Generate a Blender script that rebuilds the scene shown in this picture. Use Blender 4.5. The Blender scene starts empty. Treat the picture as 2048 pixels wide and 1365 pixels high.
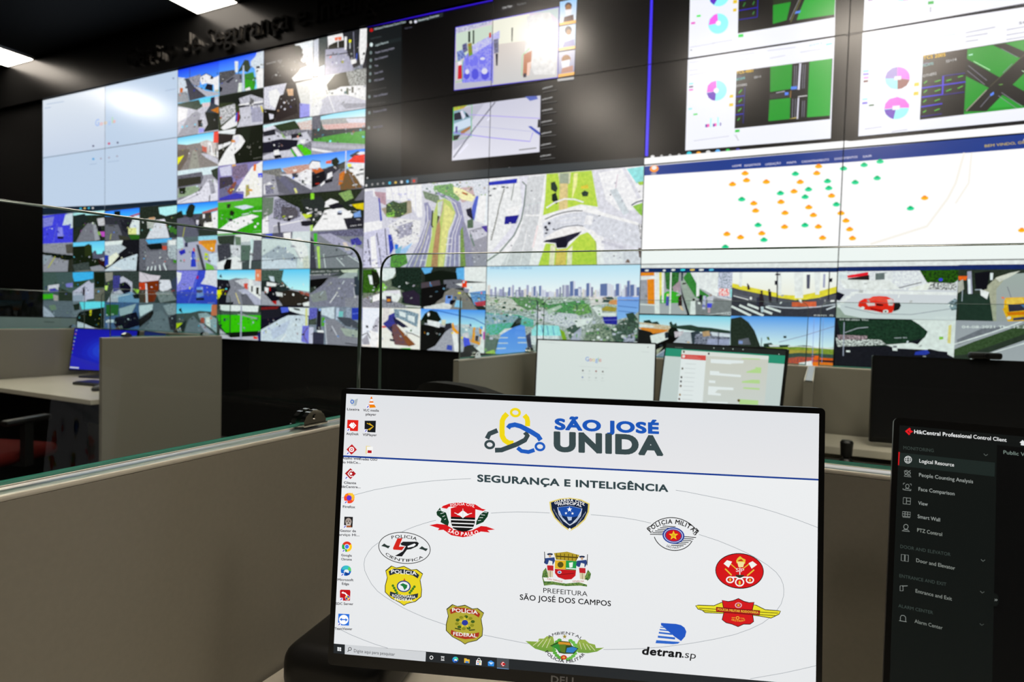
import bpy, bmesh, math, random
from mathutils import Vector, Matrix

S = bpy.context.scene
COL = S.collection
# ------------------------------------------------------------------ camera
F = 1222.29                                    # focal length in pixels of the 2048 px frame
EYE = Vector((0.0, 0.0, 1.27))


def cam_axes(yaw, pitch, roll):
    cy, sy, cp, sp, cr, sr = math.cos(yaw), math.sin(yaw), math.cos(pitch), math.sin(pitch), math.cos(roll), math.sin(roll)
    f = Vector((sy * cp, cy * cp, sp)); r = Vector((cy, -sy, 0)); u = r.cross(f)
    return cr * r + sr * u, -sr * r + cr * u, f


RX, RU, RF = cam_axes(-.4454, -.0382, .0273)
cd = bpy.data.cameras.new('camera')
cam = bpy.data.objects.new('camera', cd); COL.objects.link(cam)
cam.matrix_world = Matrix(((RX.x, RU.x, -RF.x, EYE.x), (RX.y, RU.y, -RF.y, EYE.y), (RX.z, RU.z, -RF.z, EYE.z), (0, 0, 0, 1)))
cd.sensor_width = 36; cd.lens = F / 2048 * 36; cd.clip_start = .02
cd.dof.use_dof = True; cd.dof.focus_distance = .72; cd.dof.aperture_fstop = 7.0; cd.dof.aperture_blades = 7
S.camera = cam
# ------------------------------------------------------------------ world, exposure
w = bpy.data.worlds.new('world'); S.world = w; w.use_nodes = True
w.node_tree.nodes['Background'].inputs[0].default_value = (0, 0, 0, 1)
S.view_settings.view_transform = 'Standard'; S.view_settings.look = 'None'
S.view_settings.gamma = 1; S.view_settings.use_curve_mapping = False
S.view_settings.exposure = 0.0
S.cycles.max_bounces = 8; S.cycles.transparent_max_bounces = 12
LAMP = 26.0                                    # radiance of the ceiling panels


# ------------------------------------------------------------------ helpers
def ray(px, py):
    return RX * ((px - 1024) / F) + RU * (-(py - 682.5) / F) + RF


def lin(c):
    return c / 12.92 if c <= .04045 else ((c + .055) / 1.055) ** 2.4


def hexc(h):
    if len(h) == 3: h = h[0] * 2 + h[1] * 2 + h[2] * 2
    return tuple(lin(int(h[i:i + 2], 16) / 255) for i in (0, 2, 4))


def tag(o, label=None, cat=None, group=None, kind=None):
    for k, v in (('label', label), ('category', cat), ('group', group), ('kind', kind)):
        if v: o[k] = v
    return o


def empty(name, loc, rz=0, label=None, cat=None, group=None):
    o = bpy.data.objects.new(name, None); COL.objects.link(o)
    o.location = loc; o.rotation_euler.z = rz; o.empty_display_size = .05
    return tag(o, label, cat, group)


def mesh_obj(name, verts, faces, mats, parent=None, fm=None, smooth=False):
    me = bpy.data.meshes.new(name); me.from_pydata([tuple(v) for v in verts], [], faces)
    for m in (mats if isinstance(mats, (list, tuple)) else [mats]): me.materials.append(m)
    if fm: me.polygons.foreach_set('material_index', fm)
    if smooth: me.polygons.foreach_set('use_smooth', [True] * len(me.polygons))
    me.update()
    o = bpy.data.objects.new(name, me); COL.objects.link(o)
    if parent: o.parent = parent
    return o


class MB:
    """collects solids into one mesh"""
    def __init__(s): s.bm = bmesh.new()

    def _add(s, ret, mat):
        bmesh.ops.transform(s.bm, matrix=mat, verts=ret)

    def box(s, c, d, rz=0, rx=0, bev=0, seg=2, ry=0):
        r = bmesh.ops.create_cube(s.bm, size=1)['verts']
        bmesh.ops.scale(s.bm, vec=d, verts=r)
        if bev:
            es = list({e for v in r for e in v.link_edges})
            k = bmesh.ops.bevel(s.bm, geom=es, offset=bev, segments=seg, affect='EDGES', profile=.5)
            vs = set(k['verts'])
            for f in k['faces']: vs |= set(f.verts)
            st = list(vs)                                  # gather whole island
            seen = set(st)
            while st:
                v = st.pop()
                for e in v.link_edges:
                    o = e.other_vert(v)
                    if o not in seen: seen.add(o); st.append(o)
            r = list(seen)
        s._add(r, Matrix.Translation(c) @ Matrix.Rotation(rz, 4, 'Z') @ Matrix.Rotation(ry, 4, 'Y') @ Matrix.Rotation(rx, 4, 'X'))
        return s

    def cyl(s, a, b, r1, r2=None, n=20):
        a, b = Vector(a), Vector(b); d = b - a
        r = bmesh.ops.create_cone(s.bm, cap_ends=True, segments=n, radius1=r1, radius2=r1 if r2 is None else r2, depth=d.length)['verts']
        s._add(r, Matrix.Translation((a + b) / 2) @ d.to_track_quat('Z', 'Y').to_matrix().to_4x4())
        return s

    def ball(s, c, rad, n=14):
        r = bmesh.ops.create_uvsphere(s.bm, u_segments=n, v_segments=n // 2 + 2, radius=1)['verts']
        s._add(r, Matrix.Translation(c) @ Matrix.Diagonal((*rad, 1)))
        return s

    def prism(s, pts, lo, hi, axis='z'):
        """closed outline in two axes, extruded along the third"""
        def p(a, b, c): return {'z': (a, b, c), 'y': (a, c, b), 'x': (c, a, b)}[axis]
        lov = [s.bm.verts.new(p(a, b, lo)) for a, b in pts]; hiv = [s.bm.verts.new(p(a, b, hi)) for a, b in pts]
        n = len(pts)
        s.bm.faces.new(lov); s.bm.faces.new(hiv)
        for i in range(n): s.bm.faces.new((lov[i], lov[(i + 1) % n], hiv[(i + 1) % n], hiv[i]))
        return s

    def build(s, name, mat, parent=None, smooth=False, edge=None):
        bmesh.ops.recalc_face_normals(s.bm, faces=s.bm.faces)
        me = bpy.data.meshes.new(name); s.bm.to_mesh(me); s.bm.free()
        me.materials.append(mat)
        if smooth:
            me.polygons.foreach_set('use_smooth', [True] * len(me.polygons))
            try: me.set_sharp_from_angle(angle=.7)
            except Exception: pass
        o = bpy.data.objects.new(name, me); COL.objects.link(o)
        if parent: o.parent = parent
        return o


def copy_tree(o, parent=None):
    c = o.copy(); COL.objects.link(c)
    if parent: c.parent = parent
    for ch in list(o.children): copy_tree(ch, c)
    return c


# ------------------------------------------------------------------ materials
def mat(name, col, rough=.5, metal=0, spec=.5, nz=None, bump=0):
    m = bpy.data.materials.new(name); m.use_nodes = True
    t = m.node_tree; b = t.nodes['Principled BSDF']
    b.inputs['Base Color'].default_value = (*col, 1); b.inputs['Roughness'].default_value = rough
    b.inputs['Metallic'].default_value = metal; b.inputs['Specular IOR Level'].default_value = spec
    if nz:
        tc = t.nodes.new('ShaderNodeTexCoord'); n = t.nodes.new('ShaderNodeTexNoise'); n.inputs['Scale'].default_value = nz[0]
        n.inputs['Detail'].default_value = 4
        mx = t.nodes.new('ShaderNodeMix'); mx.data_type = 'RGBA'
        mx.inputs[6].default_value = (*[c * (1 - nz[1]) for c in col], 1); mx.inputs[7].default_value = (*[min(1, c * (1 + nz[1])) for c in col], 1)
        t.links.new(tc.outputs['Object'], n.inputs['Vector']); t.links.new(n.outputs[0], mx.inputs[0])
        t.links.new(mx.outputs[2], b.inputs['Base Color'])
        if bump:
            bp = t.nodes.new('ShaderNodeBump'); bp.inputs['Strength'].default_value = bump; bp.inputs['Distance'].default_value = .001
            t.links.new(n.outputs[0], bp.inputs['Height']); t.links.new(bp.outputs[0], b.inputs['Normal'])
    return m


def emit(name, col, k):
    m = bpy.data.materials.new(name); m.use_nodes = True; b = m.node_tree.nodes['Principled BSDF']
    b.inputs['Base Color'].default_value = (*col, 1)
    b.inputs['Emission Color'].default_value = (*col, 1); b.inputs['Emission Strength'].default_value = k
    return m


def picture(name, rough, spec, k=1.0):
    """a lit display: per-face colours, mixed by a noise where two colours are given"""
    m = bpy.data.materials.new(name); m.use_nodes = True; t = m.node_tree; b = t.nodes['Principled BSDF']
    b.inputs['Base Color'].default_value = (.004, .004, .005, 1)
    b.inputs['Roughness'].default_value = rough; b.inputs['Specular IOR Level'].default_value = spec
    A = [t.nodes.new('ShaderNodeAttribute') for _ in range(3)]
    for a, n in zip(A, ('colA', 'colB', 'par')): a.attribute_name = n
    sp = t.nodes.new('ShaderNodeSeparateColor'); t.links.new(A[2].outputs['Color'], sp.inputs[0])
    tc = t.nodes.new('ShaderNodeTexCoord'); n = t.nodes.new('ShaderNodeTexNoise'); n.inputs['Detail'].default_value = 6; n.inputs['Roughness'].default_value = .68
    t.links.new(tc.outputs['Object'], n.inputs['Vector']); t.links.new(sp.outputs[0], n.inputs['Scale'])
    s1 = t.nodes.new('ShaderNodeMath'); s1.operation = 'SUBTRACT'; s1.inputs[1].default_value = .5; t.links.new(n.outputs[0], s1.inputs[0])
    s2 = t.nodes.new('ShaderNodeMath'); s2.operation = 'MULTIPLY_ADD'; s2.use_clamp = True; s2.inputs[2].default_value = .5
    t.links.new(s1.outputs[0], s2.inputs[0]); t.links.new(sp.outputs[1], s2.inputs[1])
    mx = t.nodes.new('ShaderNodeMix'); mx.data_type = 'RGBA'
    t.links.new(s2.outputs[0], mx.inputs[0]); t.links.new(A[0].outputs['Color'], mx.inputs[6]); t.links.new(A[1].outputs['Color'], mx.inputs[7])
    t.links.new(mx.outputs[2], b.inputs['Emission Color']); b.inputs['Emission Strength'].default_value = k
    m.cycles.emission_sampling = 'NONE' if rough > .3 else 'AUTO'
    return m


def glass_mat(name, tint):
    m = bpy.data.materials.new(name); m.use_nodes = True; t = m.node_tree; t.nodes.clear()
    o = t.nodes.new('ShaderNodeOutputMaterial'); tr = t.nodes.new('ShaderNodeBsdfTransparent'); tr.inputs[0].default_value = (*tint, 1)
    g = t.nodes.new('ShaderNodeBsdfGlossy'); g.inputs['Roughness'].default_value = .0; g.inputs[0].default_value = (1, 1, 1, 1)
    fr = t.nodes.new('ShaderNodeFresnel'); fr.inputs['IOR'].default_value = 1.22
    mx = t.nodes.new('ShaderNodeMixShader')
    ge = t.nodes.new('ShaderNodeNewGeometry'); k = t.nodes.new('ShaderNodeMath'); k.operation = 'SUBTRACT'; k.inputs[0].default_value = 1
    t.links.new(ge.outputs['Backfacing'], k.inputs[1])                     # only the outer side of each face mirrors
    k2 = t.nodes.new('ShaderNodeMath'); k2.operation = 'MULTIPLY'; t.links.new(fr.outputs[0], k2.inputs[0]); t.links.new(k.outputs[0], k2.inputs[1])
    t.links.new(k2.outputs[0], mx.inputs[0]); t.links.new(tr.outputs[0], mx.inputs[1]); t.links.new(g.outputs[0], mx.inputs[2])
    t.links.new(mx.outputs[0], o.inputs[0])
    return m


M = dict(
    black=mat('black_plastic', (.006, .006, .006), .38, spec=.35),
    bezel=mat('bezel_plastic', (.005, .005, .005), .3, spec=.4),
    lam=mat('beige_laminate', (.216, .2, .16), .5, spec=.25, nz=(160, .06), bump=.08),
    cap=mat('cream_edge_band', (.5, .47, .39), .4, spec=.3),
    desk=mat('desk_laminate', (.46, .43, .355), .45, spec=.3, nz=(120, .05)),
    wallblack=mat('black_wall_panel', (.006, .006, .006), .25, spec=.3),
    ceil=mat('black_ceiling_paint', (.008, .008, .008), .7, spec=.2),
    floor=mat('dark_floor', (.02, .02, .021), .5, spec=.3, nz=(14, .2)),
    chrome=mat('chrome', (.62, .62, .6), .1, metal=1),
    letter=mat('matte_black_letter', (.002, .002, .002), .9, spec=.03),
    rim=mat('polished_letter_rim', (.6, .57, .53), .1, metal=1),
    header=mat('black_header_panel', (.003, .003, .003), .3, spec=.035),
    channel=mat('aluminium_top_channel', (.62, .61, .57), .3, metal=1),
    grey=mat('grey_plastic', (.25, .25, .25), .4),
    red=mat('red_fabric', (.06, .004, .003), .9, spec=.1, nz=(200, .2)),
    dark=mat('dark_fabric', (.012, .011, .01), .8, spec=.15, nz=(200, .2)),
    steel=mat('black_painted_steel', (.008, .008, .008), .5, spec=.2),
    glass=glass_mat('clear_glass', (.93, .965, .95)),
    gplain=mat('clear_glass_edge', (.075, .11, .092), .14, spec=.6),
    gedge=mat('lit_green_glass_edge', (.08, .33, .26), .16, spec=.6),  # bottom edge only: light guided through the pane, painted in as brighter teal
    lampframe=mat('white_lamp_frame', (.7, .7, .7), .4),
    lamp=emit('lamp_diffuser', (1, .89, .76), LAMP),
    wallpic=picture('video_wall_picture', .235, .8, 1.0),
    pic=picture('monitor_picture', .4, .3, 1.0),
)
# ------------------------------------------------------------------ pictures on displays
_fc = bpy.data.curves.new('lettering', 'FONT'); _fo = bpy.data.objects.new('lettering', _fc); COL.objects.link(_fo)
_tc = {}


def glyphs(s, bold=0, res=2):
    k = (s, bold, res)
    if k not in _tc:
        _fc.body = s; _fc.resolution_u = res; _fc.size = 1; _fc.space_character = 1 + bold * 2.2
        dg = bpy.context.evaluated_depsgraph_get(); dg.update()
        me = bpy.data.meshes.new_from_object(_fo.evaluated_get(dg))
        vs = [(v.co.x, v.co.y) for v in me.vertices]; fs = [tuple(p.vertices) for p in me.polygons]
        bpy.data.meshes.remove(me)
        if bold:                                   # heavier letters: a band along every outline
            cnt = {}
            for f in fs:
                for i in range(len(f)):
                    e = (f[i], f[(i + 1) % len(f)]); cnt[frozenset(e)] = cnt.get(frozenset(e), 0) + 1
            for e, c in list(cnt.items()):
                if c != 1: continue
                i, j = tuple(e); ax, ay = vs[i]; bx, by = vs[j]; l = math.hypot(bx - ax, by - ay)
                if l < 1e-6: continue
                dx, dy = (bx - ax) / l * bold, (by - ay) / l * bold; k0 = len(vs)
                vs += [(ax - dx * .7 - dy, ay - dy * .7 + dx), (bx + dx * .7 - dy, by + dy * .7 + dx), (bx + dx * .7 + dy, by + dy * .7 - dx), (ax - dx * .7 + dy, ay - dy * .7 - dx)]
                fs.append((k0, k0 + 1, k0 + 2, k0 + 3))
        x0 = min(v[0] for v in vs) if vs else 0; x1 = max(v[0] for v in vs) if vs else .3
        _tc[k] = (vs, fs, x0, x1)
    return _tc[k]


CAP = max(v[1] for v in glyphs('H')[0])


def clip(pts, u0, v0, u1, v1):
    for ax, lim, sg in ((0, u0, 1), (0, u1, -1), (1, v0, 1), (1, v1, -1)):
        out = []
        n = len(pts)
        for i in range(n):
            a, b = pts[i], pts[(i + 1) % n]
            da, db = (a[ax] - lim) * sg, (b[ax] - lim) * sg
            if da >= 0: out.append(a)
            if (da >= 0) != (db >= 0):
                t = da / (da - db); out.append((a[0] + (b[0] - a[0]) * t, a[1] + (b[1] - a[1]) * t))
        pts = out
        if len(pts) < 3: return []
    return pts


def punch(c):
    """camera pictures: steeper contrast, greys kept grey"""
    q = [(x ** (1 / 2.2) - .48) * 1.22 + .5 for x in c]; m = sum(q) / 3
    if max(q) - min(q) < .3: q = [m + (x - m) * .55 for x in q]
    return tuple(lin(min(1, max(0, x))) for x in q)


class Pic:
    """flat shapes of one display picture, given in pixels of the photograph and mapped onto the display plane"""
    def __init__(s, tolocal, step=2e-5): s.to = tolocal; s.q = []; s.z = 1; s.step = step; s.lim = None; s.auto = False

    def raw(s, loc, col):
        """loc: display coordinates; col 'aaa', 'top>bottom' or 'a~b:scale:hardness'"""
        ns, hd = 0, 0
        pop = punch if s.auto else (lambda c: c)
        if '~' in col:
            a, b = col.split('~'); q = b.split(':'); ca = pop(hexc(a)); cb = pop(hexc(q[0]))
            ns = float(q[1]) * 1.7 if len(q) > 1 else 60; hd = float(q[2]) * .75 if len(q) > 2 else 4
            g = None
        elif '>' in col:
            a, b = col.split('>'); ca = pop(hexc(a)); cb = pop(hexc(b)); g = (max(p[1] for p in loc), min(p[1] for p in loc))
        else:
            ca = cb = pop(hexc(col)); g = None
            if s.auto: ca = tuple(c * .74 for c in ca); cb = tuple(min(1, c * 1.16) for c in cb); ns, hd = 38, 2.6
        if s.lim:
            loc = clip(loc, *s.lim)
            if not loc: return s
        s.q.append((loc, ca, cb, g, ns, hd, s.z)); s.z += 1
        return s

    def poly(s, pts, col): return s.raw([s.to(*p) for p in pts], col)

    def ell(s, cx, cy, rx, ry, col, sl=0, n=24, a0=0, a1=360):
        full = a1 - a0 >= 360
        k = n if full else max(4, int(n * (a1 - a0) / 360) + 1)
        pts = []
        for i in range(k + (0 if full else 1)):
            t = math.radians(a0 + (a1 - a0) * i / k)
            pts.append((cx + rx * math.cos(t), cy - ry * math.sin(t) + sl * rx * math.cos(t)))
        if not full: pts.append((cx, cy))
        return s.poly(pts, col)

    def ring(s, cx, cy, rx, ry, wd, col, sl=0, n=28, a0=0, a1=360):
        k = n
        pts = [(cx + rx * math.cos(t), cy - ry * math.sin(t) + sl * rx * math.cos(t)) for t in
               [math.radians(a0 + (a1 - a0) * i / k) for i in range(k + 1)]]
        return s.ln(pts, wd, col)

    def ln(s, pts, wd, col):
        z = s.z; n = len(pts); L = []; R = []
        for i in range(n):
            a = pts[max(0, i - 1)]; b = pts[min(n - 1, i + 1)]
            if i and i == n - 1 and pts[0] == pts[-1] and n > 2: b = pts[1]; a = pts[-2]
            if i == 0 and pts[0] == pts[-1] and n > 2: a = pts[-2]
            dx, dy = b[0] - a[0], b[1] - a[1]; l = math.hypot(dx, dy) or 1
            nx, ny = -dy / l * wd / 2, dx / l * wd / 2
            L.append((pts[i][0] + nx, pts[i][1] + ny)); R.append((pts[i][0] - nx, pts[i][1] - ny))
        for i in range(n - 1):
            s.z = z; s.poly([L[i], L[i + 1], R[i + 1], R[i]], col)
        s.z = z + 1
        return s

    def txt(s, t, a, b, ch, col, bold=0, sh=0, res=3):
        """text between baseline points a, b with cap height ch (all pixels)"""
        vs, fs, x0, x1 = glyphs(t, bold, res); z = s.z
        ex = ((b[0] - a[0]) / (x1 - x0), (b[1] - a[1]) / (x1 - x0)); ey = (sh * ch / CAP, -ch / CAP)
        P = [(a[0] + (x - x0) * ex[0] + y * ey[0], a[1] + (x - x0) * ex[1] + y * ey[1]) for x, y in vs]
        for f in fs: s.z = z; s.poly([P[i] for i in f], col)
        s.z = z + 1
        return s

    def arc(s, t, cx, cy, rx, ry, a0, a1, ch, col, bold=.01, sl=0, up=1):
        """text along an ellipse from angle a0 to a1 (degrees, counter-clockwise, y up); up=-1 reads along the lower rim"""
        g = [glyphs(c, bold) if c != ' ' else None for c in t]
        wd = [(q[3] - q[2] + .1) if q else .3 for q in g]; tot = sum(wd); acc = 0; z = s.z

        def at(an):
            th = math.radians(an); x = rx * math.cos(th); return cx + x, cy - ry * math.sin(th) + sl * x
        for q, wi in zip(g, wd):
            an = a0 + (a1 - a0) * (acc + wi / 2) / tot; acc += wi
            if not q: continue
            d = (a1 - a0) * wi / tot / 2
            pa, pb = at(an - d), at(an + d)
            ex = ((pb[0] - pa[0]) / wi, (pb[1] - pa[1]) / wi); l = math.hypot(*ex)
            ey = (ex[1] / l * ch / CAP, -ex[0] / l * ch / CAP)
            c = at(an); m = (q[2] + q[3]) / 2
            P = [(c[0] + (x - m) * ex[0] + y * ey[0], c[1] + (x - m) * ex[1] + y * ey[1]) for x, y in q[0]]
            for f in q[1]: s.z = z; s.poly([P[i] for i in f], col)
        s.z = z + 1
        return s

    def build(s, name, m, parent, rect=None, off=(0, 0)):
        V = []; FA = []; A = []; B = []; Q = []
        for loc, ca, cb, g, ns, hd, z in s.q:
            p = clip(loc, *rect) if rect else loc
            if len(p) < 3: continue
            i0 = len(V)
            V += [(x - off[0], y - off[1], z * s.step) for x, y in p]; FA.append(list(range(i0, i0 + len(p))))
            for x, y in p:
                if g:
                    f = (g[0] - y) / max(1e-6, g[0] - g[1]); c = tuple(ca[k] + (cb[k] - ca[k]) * f for k in range(3)); A += [*c, 1]; B += [*c, 1]
                else: A += [*ca, 1]; B += [*cb, 1]
                Q += [ns, hd, 0, 1]
        o = mesh_obj(name, V, FA, m, parent)
        for n, d in (('colA', A), ('colB', B), ('par', Q)):
            at = o.data.color_attributes.new(n, 'FLOAT_COLOR', 'CORNER')
            if len(at.data) * 4 == len(d): at.data.foreach_set('color', d)
        # every face looks out of the display
        bm = bmesh.new(); bm.from_mesh(o.data)
        fl = [f for f in bm.faces if f.normal.z < 0]
        if fl: bmesh.ops.reverse_faces(bm, faces=fl)
        bm.to_mesh(o.data); bm.free()
        return o


def display_axes(yaw, tilt):
    x = Vector((math.cos(yaw), math.sin(yaw), 0)); n0 = Vector((math.sin(yaw), -math.cos(yaw), 0))
    u = Vector((0, 0, 1)) * math.cos(tilt) - n0 * math.sin(tilt)
    return x, u, x.cross(u)


def plane_map(P, yaw, tilt):
    x, u, n = display_axes(yaw, tilt); d0 = (P - EYE).dot(n)

    def f(px, py):
        d = ray(px, py); q = EYE + d * (d0 / d.dot(n)) - P
        return q.dot(x), q.dot(u)
    return f
# ------------------------------------------------------------------ the room
WX, WY, WZ = -8.3164, 4.2294, 3.712           # left edge, front and top of the video wall
PW, PH = 1.2122, .6824                        # one panel
CEIL = 4.23


def slab(name, lo, hi, m):
    c = [(lo[i] + hi[i]) / 2 for i in range(3)]; d = [hi[i] - lo[i] for i in range(3)]
    return tag(MB().box(c, d).build(name, m), kind='structure')


slab('floor', (-11, -4, -.1), (5, 4.36, 0), M['floor'])
slab('ceiling', (-11, -4, CEIL), (5, 4.36, CEIL + .1), M['ceil'])
slab('wall_front', (-11, 4.26, 0), (5, 4.36, CEIL), M['wallblack'])
slab('trim_1', (-11, 4.203, 3.718), (5, 4.26, CEIL), M['header'])  # panel added before the wall so the mirrored lamp glow starts nearer the lamps
slab('wall_back', (-11, -4.1, 0), (5, -4, CEIL), M['wallblack'])
slab('wall_left', (-11.1, -4, 0), (-11, 4.36, CEIL), M['wallblack'])
slab('wall_right', (5, -4, 0), (5.1, 4.36, CEIL), M['wallblack'])

# ceiling lamps -------------------------------------------------------
LA = [(-8.72, 3.92, 'square ceiling lamp beside the wall, leftmost in the photo'), (-5.28, 3.92, 'square ceiling lamp above the silver wall lettering'),
      (-1.85, 3.92, ''), (-8.76, 2.78, ''), (-5.53, 2.74, ''), (-2.5, 2.42, ''), (.34, 1.55, ''),
      (-6.23, .38, ''), (-2.72, .3, ''), (.75, .1, ''), (-6.2, -1.6, ''), (-2.7, -1.6, ''), (.75, -1.6, ''), (2.1, .95, ''), (-.95, 1.0, ''), (1.0, .95, '')]  # the rear row and those listed after it: unseen, added to light the desks
lamp0 = empty('ceiling_lamp', (0, 0, CEIL), 0, cat='lamp', group='square ceiling lamps')
fr = MB()
for sx, sy, dx, dy in ((.281, 0, .012, .574), (-.281, 0, .012, .574), (0, .281, .55, .012), (0, -.281, .55, .012)):
    fr.box((sx, sy, -.016), (dx, dy, .032))
fr.build('lamp_frame', M['lampframe'], lamp0)
MB().box((0, 0, -.0145), (.55, .55, .029)).build('diffuser', M['lamp'], lamp0)
for i, (x, y, lb) in enumerate(LA):
    o = lamp0 if i == 0 else copy_tree(lamp0)
    o.location = (x, y, CEIL); o['label'] = lb or 'square white ceiling lamp out of the picture, mirrored in the screens or added for light'

# lettering over the video wall ----------------------------------------
sign = empty('wall_lettering', (0, 4.203, 3.83), 0, 'polished metal letters on the black wall above the video wall', 'sign')
tx = 'Centro de Segurança e Inteligência'
vs, fs, x0, x1 = glyphs(tx, 0, 3)
x_of = {}
for k in (18, 20):
    q = glyphs(tx[:k + 1], 0, 3); x_of[k] = q[3]
sc = .197 / CAP
adv = (-4.11 + 6.66) / x_of[20]
cur = 0
for i, ch in enumerate(tx):
    if ch == ' ': continue
    v, f, a, b = glyphs(ch, 0, 3)
    xr = glyphs(tx[:i + 1], 0, 3)[3] - b
    bm = MB(); ed = {}
    fv = [bm.bm.verts.new((-6.66 + (xr + p[0]) * adv, -.003, p[1] * sc)) for p in v]
    bv = [bm.bm.verts.new((-6.66 + (xr + p[0]) * adv, -.028, p[1] * sc)) for p in v]
    for q in f:
        bm.bm.faces.new([fv[k] for k in q]); bm.bm.faces.new([bv[k] for k in q])
        for k in range(len(q)):
            e = (q[k], q[(k + 1) % len(q)]); ed[e] = ed.get(e, 0) + 1
    for e in ed:
        if (e[1], e[0]) not in ed: bm.bm.faces.new((fv[e[0]], fv[e[1]], bv[e[1]], bv[e[0]]))
    lo = bm.build('letter', M['letter'], sign)
    lo.data.materials.append(M['rim'])
    for q in lo.data.polygons: q.material_index = 0 if abs(q.normal.y) > .9 else 1

# ------------------------------------------------------------------ what the video wall shows
A2, P2 = cam_axes(-.44260, -.0437, .0245), (1238.8593, 8.3124, 4.2721, -2.4143, -.0221)


def wall_uv(px, py):
    """pixel -> metres right of and above the wall's top left corner, with the lens's barrel distortion taken out"""
    xd, yd = (px - 1024) / P2[0], (py - 682.5) / P2[0]; x, y = xd, yd
    for _ in range(8):
        k = 1 + P2[4] * (x * x + y * y); x, y = xd / k, yd / k
    d = A2[0] * x - A2[1] * y + A2[2]; t = P2[2] / d.y
    return P2[1] + t * d.x, P2[3] + t * d.z


def clutter(p, i0, n, lo, hi):
    """small bits of street detail (cars, signs, windows) in a camera picture, in colours of that picture"""
    u0, v0, u1, v1 = p.lim; cols = [q[1] for q in p.q[i0:]]; w, h = u1 - u0, v1 - v0
    if len(cols) < 3: return
    for _ in range(n):
        x = u0 + w * crnd.uniform(.02, .96); y = v1 - h * crnd.uniform(lo, hi); a = w * crnd.uniform(.01, .042); b = h * crnd.uniform(.015, .06); s = w * crnd.uniform(-.015, .015)
        c = crnd.choice(cols); k = crnd.choice((.3, .5, .7, 1.2, 1.4))
        c = tuple(min(1, t * k + (.02 if k > 1 else 0)) for t in c)
        loc = clip([(x, y), (x + a, y + s * .4), (x + a + s, y + b), (x + s, y + b)], *p.lim)
        if loc: p.q.append((loc, c, c, None, 0, 0, p.z)); p.z += 1


crnd = random.Random(11)


def draw(p, src):
    base = p.z; i0 = None
    for ln in src.strip().split('\n'):
        k = ln.split()
        if not k or k[0] == '#': continue
        if k[0] == '@':
            if i0 is not None and p.auto: clutter(p, i0, cnt, .38, .8)
            i0 = len(p.q)
            c0, r0, c1, r1 = map(float, k[1:5]); p.lim = (c0 * PW, -r1 * PH, c1 * PW, -r0 * PH); p.z = base; p.auto = not (r1 <= 2 and (c1 <= 2 or c0 >= 4)) and not (c0 == 6 and c1 == 8)
            cnt = 0 if (c1 - c0 > .9 and c0 >= 4) else 7 if c0 >= 6 else 40 if c1 - c0 > .9 else 20
        elif k[0] == '*':
            u0, v0, u1, v1 = p.lim; p.raw([(u0, v1), (u1, v1), (u1, v0), (u0, v0)], k[1])
        else:
            num = lambda t: tuple(map(float, t.split(',')))
            if k[0] == 'o':
                for t in k[2:]: p.ell(*num(t), k[1], -.05)
            elif k[0] == 'l': p.ln([num(t) for t in k[3:]], float(k[2]), k[1])
            elif k[0] == 't': p.txt(' '.join(k[5:]), num(k[3]), num(k[4]), float(k[2]), k[1], .012)
            else: p.poly([num(t) for t in k[1:]], k[0])


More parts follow.
